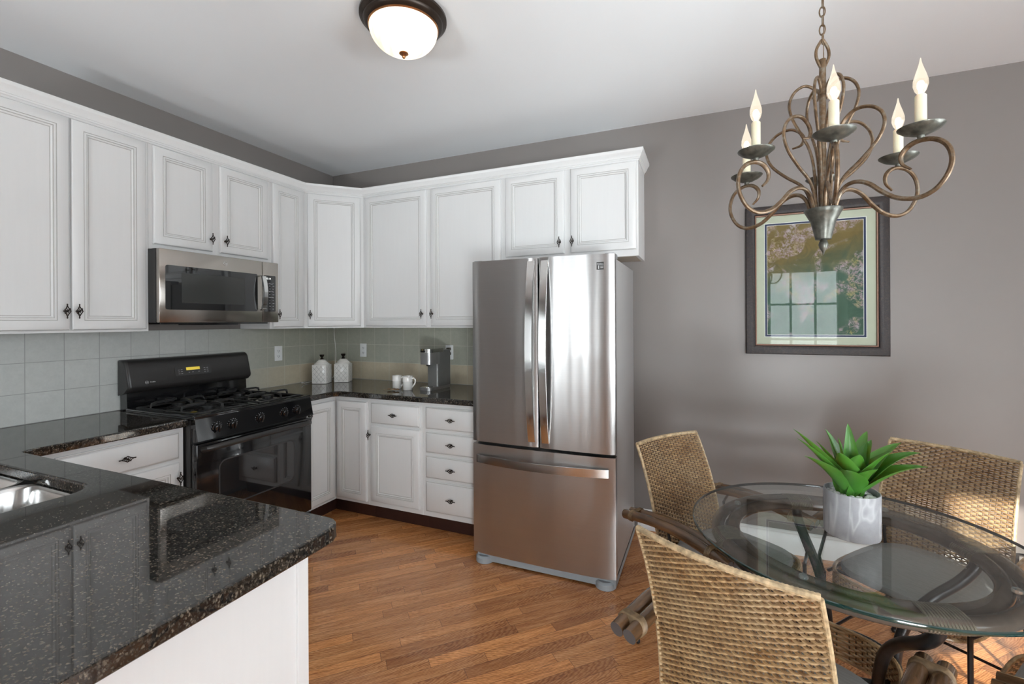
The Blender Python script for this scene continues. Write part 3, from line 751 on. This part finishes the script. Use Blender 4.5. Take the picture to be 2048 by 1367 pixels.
MB().box(HWd-.055, HWd-.004, -.80, -.70, 1.749, 1.775, bev=.004).build('hinge_cover', 'grey_plastic', t)
MB().box(-HWd+.004, -HWd+.055, -.80, -.70, 1.749, 1.775, bev=.004).build('hinge_cover', 'grey_plastic', t)
bd = MB().box(-.019, .019, -.0012, 0, -.020, .020).build('badge', 'black_satin', drr, (.345, -.8262, 1.705), smooth=False)
me = text_mesh('Kenmore', .0085, .0002); me.materials.append(M['logo']); link('brand_mark', me, drr, (.345, -.8280, 1.7165), (pi/2, 0, 0))
MB().box(-.018, .018, -.0016, -.0012, .0045, .0060).box(-.010, -.006, -.0016, -.0012, -.016, .002).box(.001, .016, -.0016, -.0012, -.004, -.002).box(.001, .016, -.0016, -.0012, -.011, -.009).build('badge_lines', 'logo', drr, (.345, -.8262, 1.705), smooth=False)

# ------------------------------------------------------------------ things on the counter
CZ = .9152
def canister(x, y, rz, label):
    t = thing('canister', label, 'canister', (x, y, CZ), rz, 'white lidded canisters')
    w = .059; Hc = .155
    mb = MB().box(-w, w, -w, w, 0, Hc, bev=.006)
    for face in range(4):
        A = Matrix.Rotation(face*pi/2, 3, 'Z')
        for k in range(-4, 5):      # raised diamond lattice
            for sg in (1, -1):
                pts = []
                for i in range(13):
                    z = .008+(Hc-.016)*i/12; x_ = k*.036+sg*(z-Hc/2)*.86
                    if -w+.006 < x_ < w-.006: pts.append(A @ Vector((x_, -w-.0004, z)))
                if len(pts) > 1: mb.tube(pts, .0014, 5, 1)
    mb.build('jar', ['ceramic', 'groove_shade'], t)
    l = MB().lathe([(.060, 0), (.060, .006), (.056, .009), (.050, .010), (.048, .018), (.041, .020), (.039, .028), (.031, .030), (.027, .037), (.012, .041), (.001, .042)], (0, 0, Hc), 32).build('lid', 'ceramic', t)
    MB().lathe([(.014, 0), (.018, .003), (.009, .011), (.008, .016), (.016, .028), (.0195, .037), (.017, .041), (.001, .040)], (0, 0, Hc+.040), 20).build('lid_knob', 'bronze', l)
canister(.212, -.350, radians(22), 'white square diamond-pattern canister with dark knob, left of the pair')
canister(.312, -.215, radians(26), 'white square diamond-pattern canister with dark knob, right of the pair, nearer the outlet')
def mug(x, y, rz, s, label):
    t = thing('mug', label, 'mug', (x, y, CZ), rz, 'white coffee mugs')
    MB().lathe([(.030*s, 0), (.032*s, .003), (.0335*s, .055*s), (.0350*s, .057*s), (.0335*s, .060*s), (.034*s, .085*s), (.0355*s, .092*s), (.033*s, .092*s), (.031*s, .080*s), (.029*s, .010), (.001, .006)], (0, 0, 0), 32).build('cup', 'ceramic', t)
    MB().tube(catmull([(.032*s, 0, .075*s), (.045*s, 0, .080*s), (.058*s, 0, .066*s), (.054*s, 0, .045*s), (.040*s, 0, .026*s), (.031*s, 0, .016*s)], 4), .0036, 8, flat=1.5).build('handle', 'ceramic', t)
mug(.984, -.375, radians(8), 1.05, 'white coffee mug behind the dried pods, left of the two mugs')
mug(1.102, -.405, radians(5), 1.10, 'white coffee mug with handle towards the coffee maker')
t = thing('dried_pod_sprig', 'small sprig of brown dried pods lying in front of the mugs', 'dried pods', (1.03, -.475, CZ), 0)
mb = MB(); mb.tube(catmull([(-.085, -.01, .004), (-.05, -.004, .006), (0, 0, .008), (.03, .005, .010)], 4), .0016, 6); mb.build('stem', 'pod_brown', t)
for (x, y, a, s) in ((-.03, -.012, .3, 1), (-.005, .012, -.5, .9), (.012, -.012, .8, 1.1), (.03, .006, -.1, .9), (.0, -.02, -.2, .8), (.042, -.008, 1.2, .8)):
    T = Matrix.Rotation(a, 3, 'Z'); mb = MB(); mb.ball((0, 0, 0), .013*s, 10, sc=(1.45, .62, .45)); mb.v = [tuple(T @ Vector(v)) for v in mb.v]
    mb.build('seed_pod', 'pod_brown' if a != -.2 else simple('pale_pod', (.45, .37, .28), .6, var=.2), t, (x, y, .008+.003*s))
# coffee maker
t = thing('coffee_maker', 'slim grey single-serve coffee maker beside the white mugs', 'coffee maker', (1.262, -.275, CZ), radians(-6))
MB().prism(rrect(-.052, .052, -.135, .125, .028, 5), 0, .022).build('base', 'silver', t)
MB().lathe([(.038, 0), (.038, .004), (.030, .005), (.001, .004)], (0, -.09, .022), 24).build('drip_tray', 'chrome', t)
MB().prism(rrect(-.050, .050, -.040, .125, .016, 4), .022, .288).build('body', 'maker_side', t)
hd = MB().prism(rrect(-.052, .052, -.132, .0, .030, 5), .190, .277).build('brew_head', 'silver', t)
MB().prism(rrect(-.054, .054, -.136, .05, .032, 5), .277, .303).build('lid', 'chrome', t)
MB().box(-.03, .012, -.1375, -.1365+.004, .284, .292).build('lid_grip', 'black', t, smooth=False)
MB().lathe([(.012, .176), (.016, .190)], (0, -.088, 0), 16).build('nozzle', 'black_satin', t)
# outlets
def outlet(loc, rz, label):
    t = thing('wall_outlet', label, 'outlet', loc, rz, 'white wall outlets')
    MB().box(-.035, .035, -.006, 0, -.058, .058, bev=.002).build('cover_plate', 'outlet', t)
    mb = MB()
    for z in (-.021, .021):
        mb.box(-.008, -.005, -.0068, -.0058, z-.006, z+.006).box(.005, .008, -.0068, -.0058, z-.007, z+.005).box(-.002, .002, -.0068, -.0058, z-.013, z-.009)
    mb.build('sockets', 'slot', t, smooth=False)
outlet((.0125, -.603, 1.172), pi/2, 'white wall outlet right of the range backguard')
outlet((.353, -.0125, 1.170), 0, 'white wall outlet beside the canisters on the back wall')
outlet((1.228, -.0125, 1.170), 0, 'white wall outlet behind the coffee maker')
mb = MB(); pts = [(.022, -.018, 1.368), (.024, -.018, 1.30), (.036, -.020, 1.22), (.045, -.022, 1.12), (.040, -.03, 1.0), (.05, -.06, .925), (.10, -.20, .921), (.10, -.36, .921), (.115, -.44, .922), (.13, -.48, .935), (.145, -.49, .925)]
tag(mb.tube(catmull(pts, 5), .0028, 6).build('power_cord', 'cord'), 'thin white cord hanging in the tiled corner behind the canisters', 'cord')
mb = MB()
for dz in (-.018, .02):
    mb.tube(catmull([(1.232, -.020, 1.178+dz), (1.232, -.05, 1.178+dz), (1.236, -.10, 1.172+dz), (1.245, -.142, 1.16+dz)], 4), .004, 6)
    mb.box(1.220, 1.244, -.052, -.0195, 1.168+dz, 1.188+dz)
tag(mb.build('appliance_plug', simple('brown_cord', (.10, .085, .06), .5)), 'dark plugs and cords in the outlet behind the coffee maker', 'plug')

# ------------------------------------------------------------------ ceiling light
t = thing('ceiling_light', 'round flush-mount ceiling light with dark bronze rim and glowing glass bowl', 'ceiling light', (1.925, -1.563, H), 0)
MB().lathe([(.178, -.001), (.186, -.010), (.186, -.020), (.176, -.030), (.170, -.034), (.168, -.042), (.158, -.050), (.150, -.053)], (0, 0, 0), 64).build('rim', 'fixture', t)
MB().lathe([(.150, -.050), (.1515, -.056), (.1475, -.060), (.142, -.058)], (0, 0, 0), 64).build('inner_band', 'copper', t)
MB().lathe([(.1465, -.054)]+[(.1465*cos(a), -.056-.108*sin(a)) for a in [pi/2*i/14 for i in range(1, 14)]]+[(.001, -.164)], (0, 0, 0), 64).build('glass_bowl', 'bowl', t)
MB().lathe([(.018, -.160), (.020, -.166), (.012, -.172), (.005, -.174), (.0075, -.179), (.006, -.184), (.001, -.188)], (0, 0, 0), 20).build('finial', 'copper', t)

# ------------------------------------------------------------------ chandelier
AX, AY = 3.475, -1.51
t = thing('chandelier', 'six-candle scrolled bronze chandelier hanging above the glass table', 'chandelier', (AX, AY, H), 0)
zz = -H
ARM = [(.030, 1.742), (.040, 1.775), (.052, 1.805), (.072, 1.822), (.10, 1.823), (.13, 1.808), (.162, 1.777), (.2, 1.750), (.245, 1.740), (.283, 1.754), (.308, 1.787), (.3165, 1.822), (.308, 1.858), (.285, 1.882), (.252, 1.891), (.225, 1.884), (.208, 1.864), (.210, 1.840), (.230, 1.820)]
HEART = [(.026, 1.742), (.036, 1.80), (.058, 1.848), (.104, 1.888), (.144, 1.930), (.162, 1.972), (.155, 2.010), (.127, 2.036), (.090, 2.041), (.062, 2.022), (.052, 1.998), (.061, 1.981), (.085, 1.977)]
UP = [(.018, 1.745), (.023, 1.88), (.036, 1.955), (.062, 2.015), (.084, 2.065), (.091, 2.108), (.078, 2.143), (.052, 2.160), (.030, 2.152), (.019, 2.135), (.028, 2.116)]
def radial(prof, ang, k=5): return [Vector((p.x*cos(ang), p.x*sin(ang), p.y+zz)) for p in [Vector((q.x, q.y)) for q in catmull([(a, b, 0) for a, b in prof], k)]]
def taper(n, r, end=.45): return [r*(1 if i < n*.86 else 1-(1-end)*(i-n*.86)/(n*.14)) for i in range(n)]
for ang_d, rc in ((-94.9, .222), (-142.5, .253), (152.4, .233), (79.5, .257), (21.6, .233), (-41.9, .25)):
    a = radians(ang_d); s = (rc-.03)/(.252-.03); pr = [(.03+(x-.03)*s if x > .03 else x, z) for x, z in ARM]
    P = radial(pr, a); arm = MB().tube(P, taper(len(P), .0068), 8, flat=.85).build('arm', 'scroll', t)
    cx, cy = rc*cos(a), rc*sin(a)
    MB().lathe([(.006, 1.895+zz), (.008, 1.898+zz), (.008, 1.903+zz), (.020, 1.906+zz), (.038, 1.914+zz), (.050, 1.924+zz), (.0505, 1.9265+zz), (.045, 1.925+zz), (.030, 1.916+zz), (.014, 1.911+zz), (.001, 1.911+zz)], (cx, cy, 0), 28).build('drip_cup', 'pewter', arm)
    MB().lathe([(.0125, 1.911+zz), (.0125, 2.008+zz), (.0105, 2.011+zz), (.001, 2.011+zz)], (cx, cy, 0), 18).build('candle_sleeve', 'candle', arm)
    b = MB().lathe([(.0065, 2.008+zz), (.0075, 2.014+zz), (.0125, 2.022+zz), (.0165, 2.036+zz), (.0160, 2.050+zz), (.0120, 2.066+zz), (.0070, 2.082+zz), (.0032, 2.096+zz), (.0015, 2.107+zz), (.0004, 2.110+zz)], (cx, cy, 0), 18)
    b.ball((cx, cy, 2.036+zz), .0085, 10, 1, (1, 1, 1.6)); b.build('bulb', ['bulb', 'bulb_core'], arm)
    P = radial(HEART, a+radians(4)); MB().tube(P, taper(len(P), .0056), 8, flat=.85).build('heart_scroll', 'scroll', t)
    P = radial(UP, a+radians(28)); MB().tube(P, taper(len(P), .0052), 8, flat=.85).build('upper_scroll', 'scroll', t)
MB().tube([(0, 0, 1.73+zz), (0, 0, 2.235+zz)], .0095, 12).build('centre_stem', 'scroll', t)
MB().lathe([(.052, 1.763+zz), (.0525, 1.760+zz), (.046, 1.748+zz), (.034, 1.724+zz), (.027, 1.694+zz), (.022, 1.672+zz), (.0215, 1.669+zz), (.001, 1.669+zz)], (0, 0, 0), 32).build('cone_cup', 'pewter', t)
MB().lathe([(.006, 1.670+zz), (.011, 1.662+zz), (.0135, 1.652+zz), (.010, 1.640+zz), (.004, 1.630+zz), (.0008, 1.620+zz)], (0, 0, 0), 20).build('finial', 'pewter', t)
LA = radians(22)
loop = catmull([(0, 0, 2.20), (.012, 0, 2.222), (.020, 0, 2.245), (.018, 0, 2.268), (.006, 0, 2.290), (0, 0, 2.296), (-.006, 0, 2.290), (-.018, 0, 2.268), (-.020, 0, 2.245), (-.012, 0, 2.222), (0, 0, 2.20)], 4)
MB().tube([(p.x*cos(LA), p.x*sin(LA), p.z+zz) for p in loop], .0046, 8).build('top_loop', 'scroll', t)
mb = MB(); z = 2.283; i = 0
while z < 2.74:
    A = radians(60+90*(i % 2)+20); lk = [(.0075*cos(q*pi/8), .0165*sin(q*pi/8)) for q in range(16)]
    mb.tube([(x*cos(A), x*sin(A), z+.0165+zz+y) for x, y in lk], .0020, 6, closed=True); z += .0285; i += 1
mb.tube([(.003, 0, 2.21+zz), (.004, .002, 2.74+zz)], .0014, 5)
mb.build('chain', 'scroll', t)
MB().lathe([(.062, -.001), (.062, -.006), (.050, -.020), (.015, -.030), (.001, -.030)], (0, 0, 0), 32).build('ceiling_canopy', 'scroll', t)

# ------------------------------------------------------------------ framed picture
t = thing('framed_picture', 'framed floral print with sage mat and mottled brown frame on the taupe wall', 'picture', (3.727, -.002, 1.660), 0)
fw, fh = .362, .452
def frame_rings(mb, prof):
    vs = []
    for (i, h) in prof: vs += [(-fw+i, -h, -fh+i), (fw-i, -h, -fh+i), (fw-i, -h, fh-i), (-fw+i, -h, fh-i)]
    k = len(prof); mb.add(vs, [(q*4+j, q*4+(j+1) % 4, (q+1)*4+(j+1) % 4, (q+1)*4+j) for q in range(k-1) for j in range(4)]); return mb
frame_rings(MB(), [(0, 0), (0, .022), (.004, .028), (.030, .032), (.046, .028), (.052, .020)]).build('outer_frame', 'frame', t)
frame_rings(MB(), [(.052, .020), (.054, .022), (.059, .021), (.061, .008)]).build('frame_lip', 'frame_lip', t)
MB().box(-fw+.01, fw-.01, -.006, 0, -fh+.01, fh-.01).build('backing', 'mat_board', t, smooth=False)
frame_rings(MB(), [(.058, .0075), (.104, .0075)]).build('mat', 'mat_board', t, smooth=False)
frame_rings(MB(), [(.1035, .0082), (.1065, .0074)]).build('mat_bevel', 'mat_white', t, smooth=False)
frame_rings(MB(), [(.106, .0074), (.117, .0074)]).build('navy_border', 'mat_navy', t, smooth=False)
frame_rings(MB(), [(.1165, .0074), (.119, .0070)]).build('inner_bevel', 'mat_white', t, smooth=False)
MB().add([(-fw+.118, -.0068, -fh+.118), (fw-.118, -.0068, -fh+.118), (fw-.118, -.0068, fh-.118), (-fw+.118, -.0068, fh-.118)], [(0, 1, 2, 3)]).build('print', 'art', t)
MB().box(-fw+.056, fw-.056, -.0140, -.0120, -fh+.056, fh-.056).build('glazing', 'picture_glass', t, smooth=False)

# ------------------------------------------------------------------ glass table
TX, TY = 3.543, -1.501
t = thing('dining_table', 'round glass-top dining table on a rattan ring base', 'table', (TX, TY, 0), 0)
n = 96; mb = MB(); Rg = .457
prof = [(0.0001, .751), (Rg-.004, .751), (Rg-.001, .7495), (Rg, .746), (Rg-.001, .7425), (Rg-.004, .741), (.0001, .741)]
mb.lathe(prof[:2], n=n, mi=0, caps=False); mb.lathe(prof[1:6], n=n, mi=1, caps=False); mb.lathe(prof[5:], n=n, mi=0, caps=False)
mb.build('glass_top', ['glass', 'glass_edge'], t)
rt = .0205
def circ(Rr, z, n=96): return [(Rr*cos(2*pi*i/n), Rr*sin(2*pi*i/n), z) for i in range(n)]
MB().tube(circ(.374, .7125), rt, 14, closed=True, upv=(0, 0, 1)).build('outer_ring', 'agave_ring', t)
MB().tube(circ(.328, .7125), rt, 14, closed=True, upv=(0, 0, 1)).build('inner_ring', 'agave_ring', t)
LEGA = (-75, 15, 105, 195)
for ad in LEGA:
    a0 = radians(ad); mb = MB()
    for k in range(13):
        a = a0+radians(-6.6+1.1*k); q = []
        for i in range(20):
            th = 2*pi*i/20; rr = .351+(.0455*cos(th)); z = .7125+.0225*sin(th)*(1 if abs(cos(th)) < .8 else .8)
            q.append((rr*cos(a), rr*sin(a), z))
        mb.tube(q, .0036, 6, closed=True)
    mb.build('cane_wrap', 'ring_wrap', t)
    ca, sa = cos(a0), sin(a0)
    prof = catmull([(.352, .700, 0), (.342, .665, 0), (.30, .620, 0), (.225, .565, 0), (.165, .500, 0), (.135, .420, 0), (.125, .33, 0), (.14, .22, 0), (.19, .10, 0), (.25, .016, 0)], 5)
    mb = MB().tube([(p.x*ca, p.x*sa, p.y) for p in prof], [.0165-.003*i/len(prof) for i in range(len(prof))], 12)
    mb.ball((.25*ca, .25*sa, .0145), .0135, 10)
    mb.build('leg', 'table_leg', t)
MB().tube(circ(.118, .38, 40), .007, 8, closed=True).build('leg_brace', 'table_leg', t)
MB().tube(circ(.142, .21, 40), .007, 8, closed=True).build('leg_brace', 'table_leg', t)
for ad in (-30, 60, 150, 240):
    a = radians(ad); MB().lathe([(.011, .732), (.012, .736), (.010, .7409)], (.351*cos(a), .351*sin(a), 0), 16).build('bumper', 'clear', t)

# ------------------------------------------------------------------ potted plant
t = thing('potted_plant', 'artificial green succulent in a grey marbled pot on the glass table', 'potted plant', (3.546, -1.506, .7512), 0)
MB().lathe([(.066, 0), (.0715, .003), (.073, .010), (.073, .134), (.072, .137), (.069, .137), (.068, .132), (.068, .117), (.001, .117)], (0, 0, 0), 56).build('pot', 'marble', t)
mb = MB(); rnd = random.Random(3)
for i in range(150):
    a = rnd.uniform(0, 2*pi); r = .064*sqrt(rnd.random()); s = rnd.uniform(.004, .0075)
    mb.ball((r*cos(a), r*sin(a), .119+rnd.uniform(0, .007)), s, 8, sc=(rnd.uniform(.8, 1.4), rnd.uniform(.8, 1.3), .7))
tag(mb.build('pebbles', 'pebbles', t), kind='stuff')
def leaf(az, length, width, elev, curl, z0=.118, tw=0):
    """az: heading, elev: start elevation in degrees, curl: total bend downward"""
    nu, nv = 14, 6; vs = []; p = Vector((0, 0, 0)); el = radians(elev)
    ctr = []
    for i in range(nu+1):
        s = i/nu; e = el-radians(curl)*s**1.6; d = Vector((cos(e), 0, sin(e))); ctr.append((Vector(p), Vector((-sin(e), 0, cos(e))), e)); p = p+d*(length/nu)
    for i, (c, nn, e) in enumerate(ctr):
        s = i/nu
        w = width*((.42+1.55*s)*(1-s)**.62 if s < .999 else 0)*1.05
        w = width*(min(1, .50+1.4*s))*((1-s)**.7)*1.25 if s < 1 else .0004
        for j in range(nv+1):
            q = j/nv*2-1; cup = .34*w*(q*q)*(1-s*.5)
            vs.append(c+Vector((0, 1, 0))*q*w/2+nn*cup)
    top = len(vs); th = []
    for i, (c, nn, e) in enumerate(ctr):
        for j in range(nv+1):
            q = j/nv*2-1; th.append(vs[i*(nv+1)+j]-nn*(.0035*(1-q*q)*(1-i/nu)+.0003))
    vs += th; W_ = nv+1; fs = []
    for i in range(nu):
        for j in range(nv):
            a = i*W_+j; fs.append((a, a+1, a+W_+1, a+W_)); b = a+top; fs.append((b, b+W_, b+W_+1, b+1))
    for i in range(nu):
        for j in (0, nv): a = i*W_+j; b = (i+1)*W_+j; fs.append((a, b, b+top, a+top))
    Rz = Matrix.Rotation(radians(az), 3, 'Z')
    MB().add([Rz @ (Vector(v)+Vector((.010, 0, z0))) for v in vs], fs).build('leaf', 'leaf', t, merge=True)
YA = math.degrees(YAW)   # 0 deg = towards picture right
for (az, L, w, el, cu) in ((176, .245, .060, 50, 18), (186, .235, .040, 47, 22), (200, .225, .060, 38, 25), (0, .235, .062, 42, 50), (12, .225, .060, 46, 40), (-14, .205, .066, 36, 44),
                           (262, .135, .085, 74, 16), (-38, .165, .090, 62, 26), (228, .150, .075, 46, 30), (215, .160, .07, 64, 30), (128, .190, .066, 70, 14), (140, .165, .062, 76, 5),
                           (70, .205, .045, 84, 22), (34, .205, .050, 64, 40), (22, .175, .062, 64, 30), (-75, .120, .080, 58, 26), (95, .16, .055, 66, 30), (160, .17, .06, 62, 20)):
    leaf(az+YA, L*1.08, w*1.3, el+8, cu)

# ------------------------------------------------------------------ chairs
ZT = .875
def back_surf(u, v, front=0):
    """u -1..1, v 0..1 from the seat to the top rail"""
    hw = .212-.008*v; z = .405+(ZT-.405)*v
    y = -.325-.045*v-.100*v*v+.030*u*u*(.4+.6*v)
    return Vector((hw*u, y, z))
def weave(mb, surf, rows, cols, rs=.0042, pts=3, amp=.0034, mi=0, stake_mi=1, jit=None):
    def nrm(u, v):
        a = surf(u+.02, v)-surf(u-.02, v); b = surf(u, v+.02)-surf(u, v-.02); return a.cross(b).normalized()
    for c in range(cols+1):
        u = -1+2*c/cols; mb.tube([surf(u*.985, v/10) for v in range(11)], .0026, 5, stake_mi)
    for r in range(rows):
        v = (r+.5)/rows; q = []
        for k in range(cols*pts+1):
            u = -1+2*k/(cols*pts); ph = pi*k/pts+pi*(r % 2)
            q.append(surf(u*.992, v)+nrm(u, v)*(amp*cos(ph)))
        mb.tube(q, rs, 6, mi, flat=1.0, upv=(0, 0, 1))
def wrap_rim(mb, path, r, pitch=.0055, mi=0):
    """cane wound round an edge: a fat core plus tight turns"""
    P = [Vector(p) for p in path]; d = [0]
    for a, b in zip(P[:-1], P[1:]): d.append(d[-1]+(b-a).length)
    L = d[-1]; nt = int(L/pitch); out = []; rad = []; k = 0
    for i in range(nt*2+1):
        s = L*i/(nt*2)
        while k < len(d)-2 and d[k+1] < s: k += 1
        t_ = (s-d[k])/max(1e-9, d[k+1]-d[k]); out.append(P[k].lerp(P[k+1], t_)); rad.append(r*(1.0 if i % 2 else .86))
    mb.tube(out, rad, 8, mi)
def seat_outline(front, inset=0, n=48, back=-.345):
    cy = (front+back)/2; ly = (front-back)/2-inset; lx = .225-inset; q = []
    for i in range(n):
        a = 2*pi*i/n; c, s = cos(a), sin(a); e = 2/3.4
        q.append((lx*abs(c)**e*(1 if c > 0 else -1)*(.94+.06*(s if s > 0 else s)), cy+ly*abs(s)**e*(1 if s > 0 else -1)))
    return q
def arm_mesh(sx):
    mb = MB()
    for off in (-.0200, .0200):
        pts = [(sx*ARX+off, -.45+.48*i/12, .588+.030*sin(pi*i/12)-.012*(i/12)) for i in range(13)]
        mb.tube(pts, .0195, 14, 0, capmi=1)
    return mb
def binding_mesh(sx, yc):
    mb = MB(); i = (yc+.45)/.48; zc = .588+.030*sin(pi*i)-.012*i
    vs = []; nn = 22; prof = []
    for k in range(4):
        for dy, dr in ((0, 0), (.0025, .0022), (.005, 0)): prof.append((yc-.012+.0055*k+dy, dr))
    for y, dr in prof:
        for j in range(nn):
            th = 2*pi*j/nn; cx, sz = cos(th), sin(th)
            vs.append((sx*ARX+(.0405+dr)*cx, y+.006*sz, zc+(.0215+dr)*max(-1, min(1, 1.35*sz))))
    k = len(prof); fs = [(a*nn+b, a*nn+(b+1) % nn, (a+1)*nn+(b+1) % nn, (a+1)*nn+b) for a in range(k-1) for b in range(nn)]
    fs += [tuple(range(nn))[::-1], tuple(range((k-1)*nn, k*nn))]
    return mb.add(vs, fs)
ARX = .282
def build_chair(label, loc, rz, rim_front, rim_h, cush_front, bx=0.0):
    t = thing('dining_chair', label, 'chair', loc, rz, 'woven rattan dining chairs')
    if 'back' in CH:
        link('backrest', CH['back'], t, (bx, 0, 0)); link('backrest_rim', CH['rim'], t, (bx, 0, 0))
        for sx in (-1, 1):
            a = link('armrest', CH['arm%d' % sx], t)
            for yc in (-.405, -.045): link('cane_binding', CH['bind%d%.3f' % (sx, yc)], a)
    else:
        mb = MB(); weave(mb, back_surf, 60, 24, .0037, 3, .0042); o = mb.build('backrest', ['wicker', 'wicker_stake'], t, (bx, 0, 0)); CH['back'] = o.data
        mb = MB(); wrap_rim(mb, [back_surf(-1+2*i/30, 1)+Vector((0, 0, .003)) for i in range(31)], .0085, .0085)
        wrap_rim(mb, [back_surf(-1, i/20) for i in range(21)], .0062, .005); wrap_rim(mb, [back_surf(1, i/20) for i in range(21)], .0062, .005)
        wrap_rim(mb, [back_surf(-1+2*i/20, 0) for i in range(21)], .007, .006)
        o = mb.build('backrest_rim', 'wicker_rim', t, (bx, 0, 0)); CH['rim'] = o.data
        for sx in (-1, 1):
            a = arm_mesh(sx).build('armrest', ['bamboo', 'bamboo_end'], t); CH['arm%d' % sx] = a.data
            for yc in (-.405, -.045):
                b = binding_mesh(sx, yc).build('cane_binding', 'cane_binding', a); CH['bind%d%.3f' % (sx, yc)] = b.data
    # woven seat rim
    ol = seat_outline(rim_front); n = len(ol); zr = .455
    def rim_surf(u, v):
        f = (u+1)/2*n; i = int(f) % n; fr = f-int(f); a = ol[i]; b = ol[(i+1) % n]
        return Vector((a[0]*(1-fr)+b[0]*fr, a[1]*(1-fr)+b[1]*fr, zr-rim_h+rim_h*v))
    mb = MB(); rows = max(5, int(rim_h/.0085)); cols = 100
    for c in range(cols): mb.tube([rim_surf(-1+2*c/cols, 0), rim_surf(-1+2*c/cols, 1)], .0024, 4, 1)
    for r in range(rows):
        q = []
        for k in range(cols*2):
            u = -1+k/cols; p = rim_surf(u, (r+.5)/rows); a = rim_surf(u+.002, .5)-rim_surf(u-.002, .5); nn = Vector((a.y, -a.x, 0)).normalized()
            q.append(p+nn*(.003*cos(pi*k/2+pi*(r % 2)) if True else 0))
        mb.tube(q, .0040, 5, 0, closed=True, upv=(0, 0, 1))
    for v in (0, 1):
        q = [rim_surf(-1+2*k/200, v) for k in range(200)]; mb.tube(q, [.0062 if k % 2 else .0052 for k in range(200)], 7, 0, closed=True, upv=(0, 0, 1))
    mb.build('seat_rim', ['wicker', 'wicker_stake'], t)
    # cushion
    ol2 = seat_outline(cush_front, .012); mb = MB(); rings = [(.012, .447), (.002, .452), (0, .464), (.004, .474), (.020, .480), (.05, .483), (.10, .4845)]
    cy = (cush_front-.345)/2; vs = []
    for ins, z in rings:
        for (x, y) in ol2: vs.append((x*(1-ins/.215), cy+(y-cy)*(1-ins/.215), z))
    fs = [(i*n+j, i*n+(j+1) % n, (i+1)*n+(j+1) % n, (i+1)*n+j) for i in range(len(rings)-1) for j in range(n)]+[tuple(range(n))[::-1], tuple(range((len(rings)-1)*n, len(rings)*n))]
    mb.add(vs, fs).build('seat_cushion', 'cushion', t)
    # iron frame
    fr = rim_front-.03; fl = fr if fr < .16 else .05; mb = MB()
    mb.tube([(-.19, -.30, .44), (.19, -.30, .44)], .006, 6).tube([(-.20, cush_front-.05, .444), (.20, cush_front-.05, .444)], .006, 6)
    for sx in (-1, 1):
        mb.tube([(sx*.19, -.30, .44), (sx*.205, fl-.02, .44)], .006, 6)
        mb.tube([(sx*(ARX-.004), -.045, .575), (sx*(ARX-.006), -.03+fl*.2, .53), (sx*.250, fl*.7, .47), (sx*.212, fl, .435)], .0065, 8)
        mb.tube([(sx*.19+0, -.30, .44), (sx*.197+0, -.302, .50), (sx*.198, -.318, .575), (sx*ARX, -.345, .590)], .0060, 8)
    mb.build('frame', 'iron_leg', t)
    for sx in (-1, 1):
        MB().tube([(sx*.210, fl, .44), (sx*.214, fl+.01, .02)], .0075, 8).ball((sx*.214, fl+.01, .012), .0125, 10).build('leg', 'iron_leg', t)
        MB().tube([(sx*.195, -.315, .44), (sx*.225, -.455, .02)], .0075, 8).ball((sx*.225, -.455, .012), .0125, 10).build('leg', 'iron_leg', t)
        MB().tube([(sx*.2125, fl+.006, .20), (sx*.211, -.393, .20)], .0055, 6).build('stretcher', 'iron_leg', t)
    MB().tube([(-.211, -.20, .20), (.211, -.20, .20)], .0055, 6).build('stretcher', 'iron_leg', t)
    return t
CH = {}
def ang(fx, fy): return atan2(-fx, fy)
build_chair('rattan armchair with pale sheen on its back, beside the refrigerator', (3.352, -1.232, 0), ang(.82, -.572), .055, .055, .045, .034)
build_chair('rattan armchair in front of the taupe wall, back patch lit by sun', (3.800, -1.138, 0), ang(-.63, -.777), .165, .055, .145, .026)
build_chair('rattan armchair in the foreground seen from behind', (3.374, -1.705, 0), ang(.43, .903), .240, .095, .040, -.038)
build_chair('rattan armchair cut off at the right edge of the picture', (3.930, -1.606, 0), ang(-.82, .572), .075, .055, .065)
